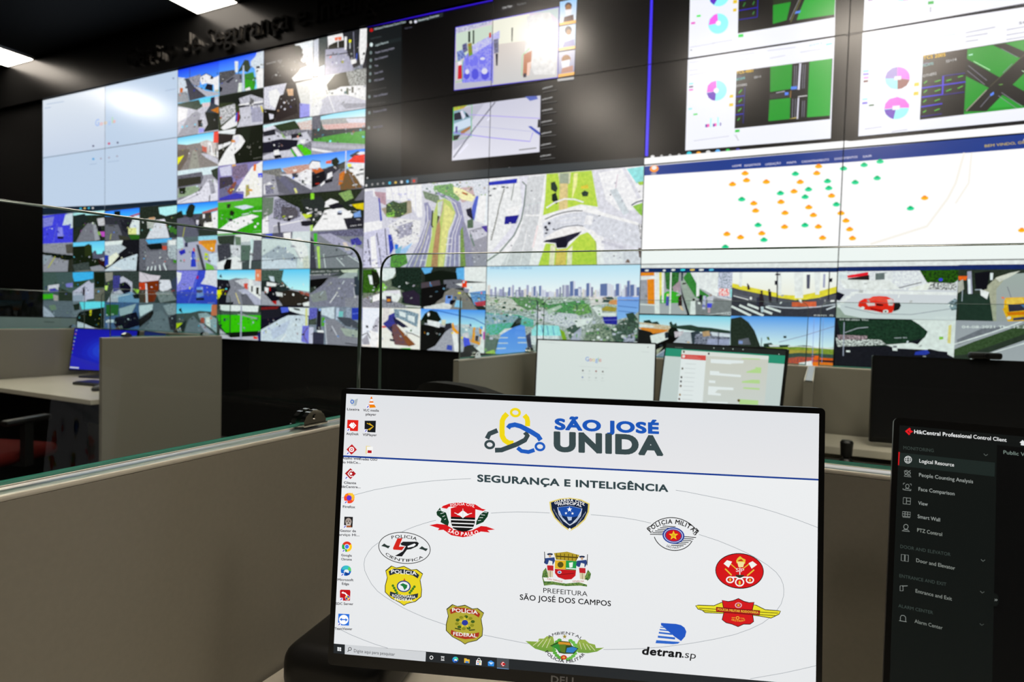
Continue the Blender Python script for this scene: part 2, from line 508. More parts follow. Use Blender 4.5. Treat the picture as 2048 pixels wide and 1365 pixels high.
WALL = '''
@ 0 0 2 2
* bfd2e8
dde6f0>c8d5e8 86,204 211,174 211,297 86,316
t 9ab8ee 13 191,254 199,252 G
t eea090 8 200,252 206,251 o
t eec888 8 208,250 214,249 o
t a8c4ee 8 216,249 222,248 g
t aad8b0 12 224,247 226,247 l
t eea090 8 226,247 231,246 e
o 557 187,293,2,2 235,286,2,2
o c57 218,288,2.5,2.5
o 6ad 187,319,2.5,2.5
o aab 202,318,2,2 218,316,2,2 234,313,2,2
l a4b8d2 1.2 180,330 194,328
l a4b8d2 1.2 215,325 238,322
l a4b8d2 1.2 96,211 130,205
l a4b8d2 1.2 92,219 104,217
l a4b8d2 1.6 330,182 350,178
o 8898b8 346,157,2,2
142332 80,417 211,411 360,399 360,410 211,421 80,432
o 4bd 162,418,2,2 178,417,2,2
o db6 170,417.5,2,2
o ccc 186,417,2,2
@ 2 0 2.5 .5
* 24d>6bf
bcd 350,154 369,156 374,178 377,186 350,192
556~aab:40:5 370,157 388,152 400,148 398,172 385,171 384,168 370,160
345 366,158 376,157 386,172 380,170
dde 399,160 400,153 411,147.5 420,150 424,156 440,149 440,180 427,182 426,169 412,166 402,169
l 224 1.4 400,153 411,147 422,152
334 421,151 426,154 424,158 419,158
l 446 1 378.5,136 378.5,157
445 370,161 384,170 395,176 409,185 414,192 378,202 372,170
aab 386,172 395,173 410,181 436,185 440,189 412,193
113 408,178 413,167 424,169 424,182
bb8 428,180 440,177 440,184 428,183
b62 359,176 365,176 364,188 359,188
788~99a 354,187 374,182 378,203 354,206
@ 2.5 0 3 .5
* 25e>7cf
cdd 468,122 475,122 474,144 469,144
334~666:40:5 437,144 467,139 470,145 465,155 450,165 437,167
667~778 470,147 483,147 483,182 450,192 437,192 437,168 452,160
334 450,163 463,154 468,154 455,166
112 437,172 444,175 442,182 437,184
cdc 476,165 483,165 482,184 474,184
231~352 488,119 496,120 500,135 494,144 484,140 474,144 482,130
cde~9ab:50:6 500,122 510,112 512,105 530,100 530,178 513,176 508,136 500,130
343~391:50:5 486,148 505,143 510,165 507,178 486,180
391 490,158 504,160 507,177 488,177
eef 513,136 526,136 526,178 512,176
223 511,132 518,131 518,136 511,136
abd 484,131 487,130 488,181 483,182
eef 489,177 498,173 500,179 489,182
@ 2 .5 2.5 1
* 99a~ccd:30:4
dde 354,215 374,217 372,235 354,245
342~465:40:5 354,205 374,202 400,198 405,212 392,220 376,216 354,212
6cf 396,198 424,191 424,205 400,208
c9a~dcc 402,206 420,204 420,212 404,214
225 420,195 428,193 428,215 418,216
ccd 428,200 440,196 440,216 428,215
99a 356,268 374,235 390,222 400,226 394,268 354,275
121 408,224 422,220 440,226 440,258 404,264 414,248
345 422,205 440,212 436,226 410,224
b72 420,220 440,211 440,228
322 394,240 403,239 404,253 395,254
99d 396,256 407,256 406,264 396,266
@ 2.5 .5 3 1
* 231~452:40:4
121 437,192 524,176 530,210 480,215 466,204 437,206
343~dde:36:5 437,216 468,206 470,226 440,250
ccd~778:40:5 476,196 500,188 524,196 528,206 500,212 480,208
bbc 477,215 530,206 530,246 472,254 480,235
99b 500,216 523,212 523,242 502,244
l eef 3 478,209 524,202
l 224 2 480,213 526,206
dde 440,255 470,228 478,225 472,250 446,260
35b 470,226 474,224 473,240 469,245
912 474,223 477,222 477,238 472,246
dc4 519,211 522,211 526,224 523,224
223~888 500,194 507,200 503,213 496,210
@ 2 1 2.5 1.5
* 776~988
5bf>bef 354,276 430,262 430,282 400,285 385,287 370,290 354,290
998~dcc:40:4 398,284 412,279 430,285 435,310 420,312 405,300
756~987 354,288 376,290 370,300 356,305
eee 413,285 420,283 424,306 440,300 440,317 420,310
l 445 1.5 418,290 419,304
l 344 2 430,296 430,310
bbc 400,306 415,308 440,320 440,331 410,315
e54 426,263 440,260 440,284 425,285
b65 402,292 412,294 412,305 404,302
765 354,300 378,298 372,320 358,342 354,342
998 384,300 392,300 398,335 376,338
ee2 354,315 367,310 354,330
@ 2.5 1 3 1.5
* 221
cdf 434,262 470,256 468,268 434,266
dde 434,290 460,282 460,287 434,300
322 434,268 462,268 460,280 434,286
eef 434,328 450,300 462,285 465,270 480,268 494,276 486,292 472,306 474,318 468,328 434,334
ccd 464,276 474,270 478,280 466,292
c84 461,279 468,279 469,284 461,284
120 468,262 530,246 530,320 470,327 466,308 480,295 492,276 476,268
131~221:30:8 470,258 500,252 494,290 480,268
t 887 2 505,317 521,314 cam
@ 2 1.5 2.5 2
* 99a
bde 354,342 440,329 440,345 405,350 354,354
445~778 354,351 402,343 405,355 400,368 354,376
332~443 354,358 400,352 400,366 354,374
454~231:40:5 420,340 440,332 440,366 424,352
8a7 356,376 392,371 399,378 380,390 354,396
231 356,376 370,374 368,388 358,388
l 223 1.4 356,398 380,392 394,384 402,374
ccd 354,402 400,380 414,358 428,358 440,380 440,400 354,408
99a 416,362 424,358 430,385 420,388
334 417,390 419,390 418,402 416,402
l 99a 1.5 356,406 400,386
@ 2.5 1.5 3 2
* 76a~88b:40:4
bbd 437,335 460,330 462,350 440,352
dc6~b65:50:5 462,329 470,328 472,338 464,340
97a~446:46:6 464,332 492,326 496,346 470,362 462,350
334~545 437,355 462,352 466,370 437,380
669 437,378 470,366 478,372 470,392 437,400
854 452,382 468,362 472,364 460,390
eee 470,382 482,362 496,342 502,333 528,318 528,394 486,396 486,382
eec 500,340 514,345 520,390 500,390 496,370
44a 437,396 470,385 485,388 484,398 437,402
9b5~a66 490,370 496,368 498,388 489,394
d72 506,328 511,327 510,341 505,341
45e 514,346 523,345 523,354 515,354
c94 496,377 503,378 503,382 496,381
@ 3 0 3.5 .5
* 211
cde 588,88 630,78 630,110 604,106
eee 602,98 630,92 630,158 588,164 582,155 595,143 600,135 614,130 600,120 606,108
120 584,90 598,90 604,98 603,106 592,112
445 595,123 610,124 614,130 600,136
t 999 3 531,128 562,121 saida 01
l 443 1 535,99 556,95
@ 3.5 0 4 .5
* 222~334
455~344 634,77 654,71 650,125 634,134
ccd~9ab 626,80 636,76 636,150 626,152
eef 654,72 684,64 690,95 655,97
d75 668,74 682,72 682,79 669,80
221 656,90 672,82 690,78 692,95 655,98
l dde 1.5 675,76 675,94
99b 650,98 690,94 708,140 680,144 648,150
l 223 2 651,110 697,104
121~334:40:7 690,62 724,56 724,132 706,122 696,95
dde 688,72 693,72 692,98 688,98
def 719,57 740,54 732,95 727,122 721,137 717,100
dd2 697,78 702,78 701,84 697,84
l cdd 1.5 699,84 699,96
l 88a 1.2 706,62 708,115
bcf 636,134 648,128 647,150 635,152
ddd 700,118 712,116 712,124 702,128
35b 712,105 714,105 713,118 711,118
252~99b:50:6 705,135 724,126 724,158 705,162
@ 3 .5 3.5 1
* 332~544
dde~99b:44:5 526,168 572,164 564,190 553,220 526,216
eef 536,182 552,176 560,190 550,216 538,208
322 558,190 590,178 594,225 550,242 548,220
bba~ddd:30:3 590,165 626,157 626,212 600,206
ca8 572,177 585,176 585,190 575,190
99d 598,205 626,208 626,230 598,234
o ccd 567,204,2,2 568,217,2,2
eef 618,165 624,164 624,234 618,234
110 524,217 553,220 546,242 524,246
ccd 536,226 546,228 545,236 538,238
@ 3.5 .5 4 1
* ccb~fff:30:4
adf 624,158 650,154 668,147 660,156 630,168
332~442:44:5 652,168 668,148 700,138 712,172 690,174 655,180
453~bbb 690,140 735,130 735,172 700,174
eee 655,186 680,172 735,168 735,196 690,190
564 692,174 696,174 696,188 690,186
554 702,172 706,172 706,184 702,184
bbc 655,190 690,188 735,200 735,216 624,236 640,200
99a 680,205 735,205 735,212 690,216
fff 624,212 640,196 644,205 636,230 624,234
l fff 1.6 656,190 668,222
@ 3 1 3.5 1.5
* 334~99a:36:5
bdf 522,250 624,230 624,240 585,246 545,253 522,256
ccd 524,256 550,248 550,256 526,262
231~352:40:5 545,250 588,240 600,256 560,262
b87~cdd:44:5 592,244 622,238 622,258 600,258
bbc 522,274 550,262 570,272 612,262 622,280 600,290 560,290 522,282
223 524,263 548,257 550,268 526,272
8a6 560,262 568,272 572,276 564,274
113 522,285 560,277 595,279 592,292 570,300 522,306
223 580,268 600,264 604,272 582,276
bbc 522,312 545,303 580,298 592,312 522,318
5b1 592,290 598,286 624,302 624,307 608,311
ddd 582,294 590,292 604,311 594,312
4a1 579,298 582,297 592,312 588,313
eef 546,300 556,298 558,310 547,312
112 546,310 560,308 562,314 548,316
dde 598,278 609,277 608,286 598,284
@ 3.5 1 4 1.5
* 465
7cf>cef 638,232 735,210 735,237 640,240
556~778 620,232 640,230 640,264 620,266
889~bba:40:4 640,238 670,235 735,231 735,252 645,257
b76~dcc:60:5 642,248 735,242 735,253 650,258
ccd 690,236 735,234 735,244 696,244
345~554 620,256 650,259 735,252 735,264 640,278 620,278
594 626,276 680,266 735,259 735,288 690,285 626,281
99a 620,281 735,287 735,300 620,308
aab 622,284 735,292 735,298 622,292
dde 620,294 666,302 650,304 620,299
@ 3 1.5 4 2
* 778
27e>9cf 520,322 735,292 735,332 640,342 520,342
998~445:46:5 522,340 560,335 565,350 540,360 522,352
a53~cba:50:5 562,336 590,330 626,326 626,345 575,350
aab~dde:46:5 558,348 600,346 622,336 622,378 600,372 568,352
445 582,346 596,344 594,354 584,354
dde 598,344 612,337 622,340 622,370 600,360
344 602,358 612,362 610,370 602,366
223~445:46:5 622,343 645,336 680,325 692,320 692,335 655,356 640,366 622,374
eef 617,330 622,321 638,322 640,335 617,336
l 225 1.6 617,328 623,320 640,322
d64 651,321 662,319 661,326 650,326
b63 622,338 640,334 646,340 630,346
231 662,318 672,313 678,322 670,334 662,326
554 675,332 690,322 692,330 680,342
667 548,352 570,350 624,380 624,384 570,388 550,380
668 552,354 566,352 600,380 580,384
778 622,378 650,358 680,335 678,350 668,374 622,386
cc8 586,376 590,375 594,384 590,386
99a 520,345 548,350 556,388 520,390
dde 526,368 538,363 548,372 545,386 526,388
335~99b:60:7 528,370 546,368 546,386 530,388
112 622,350 648,340 650,358 632,372 622,374
eef 640,368 648,360 648,366 640,372
dde 654,346 663,342 664,352 652,358
112 648,360 664,356 664,362 650,366
444 698,310 716,300 720,306 704,314
eee 712,306 720,302 735,302 735,312
e43 693,323 708,310 735,306 735,325
eee 692,325 735,325 735,376 715,364 700,345
dd5 694,326 702,326 702,334 694,332
852~464:46:5 678,352 690,338 705,344 716,360 724,374 680,380
c83~a52 678,345 690,340 684,365 676,370
l ccd 2 691,300 690,345
l 889 1.4 698,346 712,374
t ddd 2.6 704,371 722,367 01
'''
WALL += '''
@ 0 2 .5 2.5
* 33b~55d:30:5
bcd 80,420 150,420 150,430 130,428 80,434
bcd 132,430 150,428 150,454 143,458 140,450 126,452
55a~99d:46:6 88,438 110,434 106,452 88,456
88d 117,455 126,456 128,474 116,476
115 116,474 128,474 128,479 117,479
l 66c 1.5 116,448 108,486
@ .5 2 1 2.5
* 121~343:36:6
adf 147,425 215,418 205,430 147,432
233 150,432 170,428 176,440 160,455 150,452
778 176,447 190,446 192,482 152,486 165,460
99a 186,450 192,450 200,480 190,482
ccd~a99 194,438 208,436 210,452 197,452
112 196,452 202,454 204,466 196,462
b5b 200,464 215,464 215,474 204,474
8a5 195,464 200,464 202,472 196,470
@ 1 2 1.5 2.5
* 223~445:36:5
37e>4af 208,424 284,415 284,432 260,434 208,433
a55 256,433 284,424 284,428 262,434
121 228,423 240,422 240,434 228,434
667 208,450 236,450 248,482 208,484
l 443 2 216,452 228,452
cde 268,432 284,432 284,470 256,468 258,455
112~334 240,440 262,438 256,468 244,460
dd9 256,456 272,456 272,469 256,469
362 256,470 284,469 284,482 262,480
443 236,470 256,474 262,484 240,484
l aa5 1.5 222,468 220,480
@ 1.5 2 2 2.5
* 121~343:36:6
aef 316,415 358,410 358,425 330,432 318,428
ccd 312,440 328,438 338,478 290,480 300,460
ccc~786 292,438 310,436 305,457 294,457
b97 296,436 308,434 308,440 297,440
473 334,450 358,460 358,470 340,467
344 336,466 345,464 352,478 340,478
@ 0 2.5 .5 3
* 778~99a:30:3
aab~556:50:6 84,488 150,486 150,512 84,507
665~433 132,490 150,488 150,508 134,508
121 84,505 150,512 150,522 130,521 84,509
l aa4 2 112,514 98,537
89a 88,512 106,512 92,530 88,530
121~443:46:6 138,522 152,514 152,548 136,548
@ .5 2.5 1 3
* 231~121:30:5
6bf>8df 147,486 215,482 215,508 200,510 185,507 183,490 178,492 147,494
341 170,492 178,488 184,494 183,514 170,514
557 185,507 188,502 192,502 194,509 204,508 206,502 211,504 215,504 215,518 186,518
411 196,520 215,515 215,534 200,532
bbd 200,518 208,516 208,522 201,522
99a~778 180,535 200,531 215,540 215,548 186,548
566~121:50:6 147,530 178,525 180,545 150,545
l 998 1 150,544 205,540
@ 1 2.5 1.5 3
* 111~223:30:6
cef 208,484 245,481 243,489 208,492
cde~778:50:5 208,492 240,489 252,496 232,512 210,516
eeb 212,518 232,505 238,512 222,530 212,535
34a 208,510 217,512 217,530 208,534
bcd 208,542 240,520 274,508 271,548 208,548
l eef 2 226,535 242,539
l 99a 1.5 212,544 268,540
@ 1.5 2.5 2 3
* 445~778:30:5
5af 290,480 342,476 342,484 296,488
122 290,490 320,486 328,498 300,500
cde~345:50:6 333,480 358,478 358,522 335,516
eef 336,482 350,480 350,490 337,490
b54 323,492 332,492 332,500 324,500
556~889:60:5 292,504 330,500 345,530 290,534
l cde 2.4 296,534 292,546
l cde 2.4 303,533 300,546
l cde 2.4 310,532 309,545
l cde 2.4 318,530 320,544
l cde 2.4 326,528 332,542
778 335,528 358,530 358,548 335,545
482 345,520 358,520 358,527 346,526
@ 0 3 .5 3.5
* 466~354:36:5
355~466 112,545 150,545 150,570 120,570
bbc 98,572 120,569 119,582 98,582
449 100,579 112,577 120,583 102,586
4a2 84,590 108,588 108,598 84,600
a99 108,590 118,592 118,604 110,604
232~343 118,575 140,585 150,590 150,606 120,604
77b 132,568 150,566 150,576 134,575
@ .5 3 1 3.5
* 354~466:36:5
4af 144,546 187,544 187,558 150,565
363~232 148,564 175,562 160,575 147,574
aac 144,586 178,562 186,570 172,606 144,606
89b 144,592 168,590 166,606 144,606
323 166,576 171,574 170,592 166,592
bbd~99b:50:5 172,572 188,566 188,598 174,600
121~231 188,545 215,545 215,575 190,576
776~554 188,578 215,576 215,606 190,606
@ 1 3 1.5 3.5
* 232~455:36:6
a98~676:50:5 210,546 225,545 225,560 212,565
99b~bbc 214,604 224,585 230,562 245,553 264,565 264,585 282,597 282,608 214,608
223~55a:60:7 226,552 240,552 240,580 226,585
113 238,568 250,564 262,575 260,586 248,589 240,580
79b 236,592 262,584 282,598 282,608 236,608
l bcd 1.6 226,596 262,588
af4 266,578 278,580 275,588
bd7 210,572 216,572 214,582 210,580
122 264,590 282,588 282,598 268,598
@ 1.5 3 2 3.5
* 233~455:40:6
cbc 274,543 300,550 320,552 316,561 290,566 274,563
l 889 1 284,546 296,560
731 274,566 316,561 317,577 308,604 274,606
b42 274,566 292,566 290,580 274,582
543 274,580 290,580 288,608 274,608
ccd 290,567 293,567 295,606 291,606
ccd 318,560 338,560 344,575 326,586 318,580
465~99a:50:6 310,585 340,580 352,600 320,606
346 340,565 358,545 358,600 345,590
@ 0 3.5 .5 4
* 456~678:36:5
686 100,612 112,610 115,620 104,622
abd~778 88,612 104,625 115,640 90,640
@ .5 3.5 1 4
* 456~789:36:5
232 147,610 160,607 160,620 150,622
6cd 160,605 215,603 215,615 165,620
121 160,625 208,615 208,660 170,652 150,642
bb2 180,621 184,620 183,632 180,632
abc 144,640 170,648 205,664 144,664
@ 1 3.5 1.5 4
* 345~57a:36:5
373~252:50:5 212,610 238,610 236,630 212,634
acd~678:46:4 238,618 272,608 262,630 240,634
113 230,636 272,624 282,650 240,664 228,650
bcd 212,640 228,640 228,646 212,646
l 99a 1.5 216,640 218,662
@ 1.5 3.5 2 4
* 456~678:40:5
bcd 276,612 305,609 304,620 280,634
222 276,640 305,621 308,632 278,656
678 288,662 308,625 322,620 338,640 338,664
abc~345:50:6 325,612 350,606 352,630 335,630
334 335,635 358,625 358,664 340,660
@ 2 2 2.5 2.5
* 334~556:36:5
27e>6cf 350,410 440,400 440,424 350,430
232 376,410 382,407 389,412 386,424 384,434 372,436 370,425
232 350,426 362,421 366,434 350,440
a66 402,424 440,412 440,419 404,429
223~554:50:5 400,427 420,424 424,445 405,458 392,452 395,438
dde 404,428 408,428 408,436 404,436
dde 421,426 440,419 440,458 424,455
556~668:40:4 350,438 374,434 385,440 398,474 350,478
112 388,446 400,448 406,456 392,456
ccd 391,440 396,440 395,450 391,448
eec 406,446 425,443 424,459 406,457
343 396,458 440,463 440,474 396,475
l aa4 1.5 368,454 364,475
@ 2.5 2 3 2.5
* 4a2~381:20:4
5a3 434,400 528,392 528,410 434,420
eef 432,462 460,441 480,433 502,428 516,432 500,439 505,444 480,456 462,466 432,468
bce 466,413 490,409 506,413 485,419
231 458,422 462,420 468,425 464,431 458,430
342 452,408 460,407 458,416 452,416
334 455,437 462,436 464,442 456,442
98b 432,402 484,396 484,400 434,405
l bcc 2 482,429 496,426
l bcc 2 504,422 522,421
o eee 509,453,2.5,2.5 514,447,2,2
t 8b8 2 504,463 520,461 cam
@ 2 2.5 2.5 3
* 99c~aab:30:3
bde~9bb 352,474 364,476 366,495 352,499
678~465:50:5 362,470 395,470 400,482 370,486
336 368,486 374,485 374,494 368,494
33a 356,503 368,498 370,506 360,511
9cf 395,473 440,469 440,480 395,481
d84 396,482 408,480 405,490 396,488
e93 402,482 430,480 428,505 415,502 402,490
c83 402,481 431,479 431,487 402,488
34b 382,502 388,502 391,534 380,534
67c 384,508 389,508 390,518 383,518
c34 385,496 388,496 388,503 385,503
99a 392,494 400,498 408,540 394,540
445 391,489 396,490 410,540 404,541
bc3 408,505 415,508 414,521 407,519
5a3~8b5:60:5 410,525 425,532 430,545 410,545
bce 416,508 436,505 436,534 420,528
@ 2.5 2.5 3 3
* 99a~bcc:36:4
232~454:40:5 432,472 468,470 466,490 436,488
ddd 468,470 528,464 528,480 480,484
686 468,472 480,474 480,490 470,490
223~556:50:6 432,490 458,486 461,514 436,524
dde~99a 460,490 480,492 478,512 462,512
dde 432,526 470,512 482,520 482,542 432,542
111 446,532 452,518 462,519 460,538 446,540
576 480,490 500,490 500,522 480,522
667 505,480 528,480 528,545 503,540
455 482,524 528,518 528,545 482,545
l 334 1.5 474,523 524,520
bdd 499,478 506,478 504,505 500,505
cde 499,500 502,500 500,537 497,537
@ 2 3 2.5 3.5
* 45c~34a:24:4
55b~99d:46:6 350,540 395,542 384,576 350,584
ccd 410,541 436,540 436,576 421,571 400,568 408,555
dde 352,544 362,546 360,560 354,570
a25 392,552 396,552 395,558 391,558
l 67c 1.5 392,560 376,606
79d 392,575 404,574 406,592 392,596
447 392,580 404,580 404,586 392,586
124 391,596 407,596 407,601 391,601
bb4 377,574 380,574 380,579 377,579
t 99c 2 414,607 428,607 cam
@ 2.5 3 3 3.5
* 778~889
5bf>bef 430,540 526,540 526,562 470,556 450,562 430,557
112~223:50:6 430,558 455,560 460,575 452,590 450,612 430,612
224 437,554 440,548 443,556
99a~445:50:6 462,562 490,556 500,560 490,575 470,572
dde~99a:50:5 468,562 490,557 526,565 526,600 500,586 480,570
eef 496,560 504,560 506,590 497,585
eef 505,572 522,572 522,604 506,592
223 501,572 504,572 504,584 501,584
332 511,575 516,575 516,590 511,588
c54 486,568 494,566 494,580 487,576
aac 474,580 490,578 526,604 526,616 512,613
dd1 430,581 447,579 436,598 430,599
l dc8 1.5 470,586 478,608
667 480,588 492,588 508,610 484,610
f86 509,538 526,538 526,562 509,562
fcb 513,548 516,548 516,554 513,554
223 450,605 466,604 464,612 450,612
@ 2 3.5 2.5 4
* 344~566:36:4
4ae>7ce 350,608 424,608 424,624 398,622 380,626 350,628
232 356,620 361,616 364,628
acd~567:50:5 395,628 412,626 434,640 434,668 420,656 400,642
dee 410,636 418,634 420,656 411,650
678 366,670 376,640 386,632 400,650 417,670
99b 396,646 404,648 434,674 415,672
c75 422,610 434,610 434,631 421,632
a54 400,636 408,636 408,648 400,644
bc2 351,647 364,646 352,662
233 350,660 372,640 366,672 350,672
@ 2.5 3.5 3 4
* 343
cef 438,610 516,612 514,628 480,622 438,628
343~576:40:5 430,618 448,622 526,625 526,634 430,633
4b1~3a0:20:3 430,630 524,631 522,664 450,666 438,650
8a8 474,628 515,636 512,639 474,630
l 99a 1.4 484,629 512,638
335 446,637 450,637 450,643 446,643
121 438,656 450,666 524,662 524,674 456,677 446,670
bbc~99a:50:5 438,658 460,676 520,672 515,690 440,690
e21 506,673 514,675 514,679 506,678
226 514,668 524,666 524,684 516,684
l 223 1.5 439,612 440,655
99b 480,612 483,612 482,680 479,680
@ 3 2 4 2.5
* 121~342:30:5
bbc~99b:40:3 520,394 553,392 580,410 600,425 618,440 622,470 520,470
787~575:46:5 520,394 546,394 544,425 520,442
dde 522,440 534,430 536,468 522,470
223~99b:44:9 548,398 560,396 575,405 597,415 600,432 575,443 545,437 546,415
433~667:50:6 562,412 590,414 596,430 576,442 560,432
112 562,434 580,436 578,442 566,440
l eef 2 545,452 604,440
99a 546,452 556,450 558,468 544,468
445 553,444 558,443 560,468 556,468
eef 618,466 640,436 648,420 660,417 685,415 706,428 693,450 696,460 640,464
eef 643,407 660,396 676,402 674,412 645,414
112~223 655,410 674,404 688,412 664,418
223~343:50:6 600,398 640,392 650,405 644,430 624,445 612,430
bc4 602,427 622,428 622,432 610,437
8c3 620,384 627,386 627,397 620,398
ac6 619,443 624,443 625,463 619,463
575~9b6:46:5 676,386 700,378 706,395 690,402
667 708,400 726,376 732,376 732,402
232 680,404 732,398 732,428 706,424
cb1 702,408 732,404 732,420 712,416
223 600,442 620,440 628,448 612,452 602,451
abd 675,421 683,420 682,428 673,427
335 672,424 684,425 682,429 674,429
79c 706,426 720,420 722,436 708,436
112~334 686,436 732,432 732,454 694,458
t ddd 2.4 700,452 722,450 cam 01
@ 3 2.5 3.5 3
* abb~cdd:30:3
334~668:44:6 518,468 584,462 582,480 518,476
45b 530,468 543,466 543,476 530,476
eee 565,466 580,464 580,478 566,478
eef 578,480 598,474 614,495 616,518 600,524 590,500
99a 580,490 586,490 592,494 580,494
9ab 522,505 556,490 594,515 592,532 522,537
bcc 522,500 556,488 550,494 522,512
bcd 522,515 590,522 592,542 522,542
l 99a 1.4 590,500 600,520
ddb~9aa 604,515 616,510 618,542 606,540
l 556 1.2 520,521 605,515
@ 3.5 2.5 4 3
* 677~889:30:3
334~77a:46:6 616,465 730,456 730,472 690,472 640,468
99b 636,468 660,466 730,500 730,530 660,485
4a3 626,466 633,466 633,488 627,490
445 616,470 626,480 632,540 616,540
ac6 632,492 638,492 640,540 636,540
226~55a 700,478 715,474 724,485 720,490 702,489
cba 684,484 692,484 700,500 690,500
l cdd 1.4 646,508 650,535
l cdd 1.4 672,515 688,532
l cdd 1.4 692,508 724,528
l 334 1.6 640,516 704,508
@ 3 3 3.5 3.5
* 99a
5bf>bef 558,536 622,536 622,584 580,578 558,562
576~243:46:6 518,540 566,540 562,560 576,575 560,584 518,572
344~121:50:6 518,562 545,560 580,578 560,590 518,582
def 532,564 552,567 550,573 532,572
bcd 536,552 546,553 548,564 540,562
222~432:46:5 556,584 580,580 622,590 622,614 566,614 556,600
b65~433 596,581 622,588 622,594 600,588
112 530,572 552,578 558,600 540,606 528,590
dde 528,574 536,576 535,586 528,585
a22 537,574 540,574 540,582 537,582
ccc 550,584 564,586 564,594 552,592
a22 540,603 552,602 552,609 540,609
99a 518,582 532,592 545,606 558,616 518,616
eed 606,606 622,602 622,614 606,614
t ddd 2.4 594,610 606,609 01
@ 3.5 3 4 3.5
* 667~778:20:4
455~343 614,536 730,536 730,548 614,556
667 614,550 680,545 660,552 614,560
111 614,560 656,555 642,572 614,588
343 620,575 632,572 630,584 618,586
667~88a:24:3 614,592 662,556 712,556 706,592 690,618 614,618
9aa 674,556 690,546 716,541 712,556
bca 680,540 716,538 714,545 686,545
898~778:40:4 618,590 650,580 655,600 625,605
345 708,553 728,552 728,592 708,590
576 714,540 730,538 730,560 716,560
l def 1.6 659,606 672,588
l cde 1.4 684,568 688,561
l abc 1.4 640,590 646,583
l bbc 1.4 707,575 709,592
l cdb 2 714,602 713,614
667~99a:50:5 690,596 730,590 730,618 690,618
t bbb 3 622,545 677,543 04-08-2021 Thu 14:59
t bbb 3 618,551 659,550 cam 01
@ 3 3.5 3.5 4
* 113
722 518,615 557,613 552,620 518,622
223 518,620 560,618 560,634 518,640
56c 560,615 576,615 576,626 562,626
cde 575,615 618,616 618,632 600,629 578,622
343 585,616 598,618 600,622 588,620
112 558,627 575,624 605,632 600,636 575,632
bcd 514,664 560,638 575,631 605,631 616,634 614,690 514,686
abd 540,660 580,640 570,665 545,680
l eef 2 560,684 571,669
l cde 1.4 582,655 590,644
cc8 610,617 614,617 614,652 610,652
77c 604,652 618,652 618,688 602,684
l 745 1.6 615,656 608,665 608,676 614,684
@ 3.5 3.5 4 4
* 568~89a:40:5
448~77c:46:5 614,616 634,616 632,640 614,640
bcd 634,618 668,614 668,640 650,632 642,630
343~565 616,640 632,636 632,650 616,650
7bb 673,623 686,623 685,634 674,634
abd 672,616 678,616 676,640 671,640
34a 703,616 730,616 730,640 703,640
l 67c 1.6 704,628 722,626
abd~457:60:6 692,616 702,616 701,654 692,650
556~345:50:6 672,634 700,636 722,650 722,660 690,652
889~778:30:4 648,640 668,638 725,680 725,700 655,694
9a9 680,656 722,662 716,676 690,672
l ccd 1.2 649,640 653,690
l ccd 1.4 663,652 676,676
593 643,635 649,635 648,653 642,653
223 634,618 642,618 641,662 632,660
8af 637,618 641,618 641,622 637,622
bbd 614,655 627,655 625,690 614,690
335 625,665 648,664 647,696 625,694
dde 634,661 646,661 648,666 634,665
225 716,656 725,655 725,668 716,666
l 223 1.5 690,687 718,691
@ 4 0 6 2
* 000
111618 729,57 803,42 802,366 727,366
1a2224 733,88 802,73 802,80 732,96
t 3a4446 3 740,78 762,73 MONITORING
t bcc 4 748,59 811,44 HikCentral Professional Control Client
o b11 742,59,3.5,3.5
o ccc 821,43,2.5,2.5
222a2c 826,46 886,32 886,24 826,38
t cdd 4 836,42 878,31 Monitoring Overview
o dde 831,42,3,3
t 556 3 809,57 824,54 Public View
l 611 2 734,86 733,94
t bcc 4 750,91 776,84 Logical Resource
t 99a 4 750,106 788,96 People Counting Analysis
t 99a 4 749,119 775,112 Face Comparison
t 99a 4 749,132 756,131 View
t 99a 4 748,147 765,143 Smart Wall
t 99a 4 748,162 767,157 PTZ Control
t 555 3 735,182 772,175 DOOR AND ELEVATOR
t 99a 4 747,193 775,187 Door and Elevator
t 555 3 735,209 770,204 ENTRANCE AND EXIT
t 889 4 746,224 773,219 Entrance and Exit
t 555 3 735,241 760,238 ALARM CENTER
t 889 4 746,255 765,252 Alarm Center
o dee 742,88,3,4
o 788 741,104,2.4,3.4 741,119,2.4,3.4 740,132,2.4,3.4 740,146,2.4,3.4 739,160,2.4,3.4 738,192,2.4,3.4 738,224,2.4,3.4 737,254,2.4,3.4
1e1e20 1002,22 1030,16 1030,8 1002,14
t ccc 4.5 1006,17 1025,13 Live View
t 777 4 1035,11 1053,7 Playback
dcd>c8c8c6 912,54 1119,14 1117,154 909,179
99b~dde:30:5 912,54 990,39 975,48 912,66
cdc 912,66 985,48 985,90 914,120
eed 985,40 1060,27 1055,80 985,90
66e~aae:60:6 930,112 955,85 988,72 987,165 928,174 920,145
99e~dde:60:6 940,92 1000,60 1000,75 945,108
bbc 912,165 985,160 985,168 910,177
d8cfc8>ccc 992,88 1055,80 1050,160 990,165
eee~c8c8c8:16:3 1055,32 1102,22 1116,100 1112,148 1070,148 1050,110
bcc 1060,26 1118,14 1118,40 1100,24
121 937,62 941,61 941,83 937,84
121 946,60 949,59 949,86 946,87
446~77a 925,88 934,84 936,100 926,106
4a3~b63 936,86 944,84 946,108 938,112
45a~9ad 914,102 926,98 932,112 916,122
556~88a 988,78 998,76 998,104 989,106
223 992,106 997,106 996,130 993,130
o 55d 934,150,6,7 951,147,7,11 971,148,8,10
o 77e 935,122,4,8 952,120,5,10 966,118,7,9 944,125,4,7
o dde 935,142,4,5 970,141,6,6 966,116,5,3
c23 917,128 924,127 925,156 916,157
eee 916,122 924,121 924,128 917,130
l 4c3 1 911,122 926,119 925,160 912,163
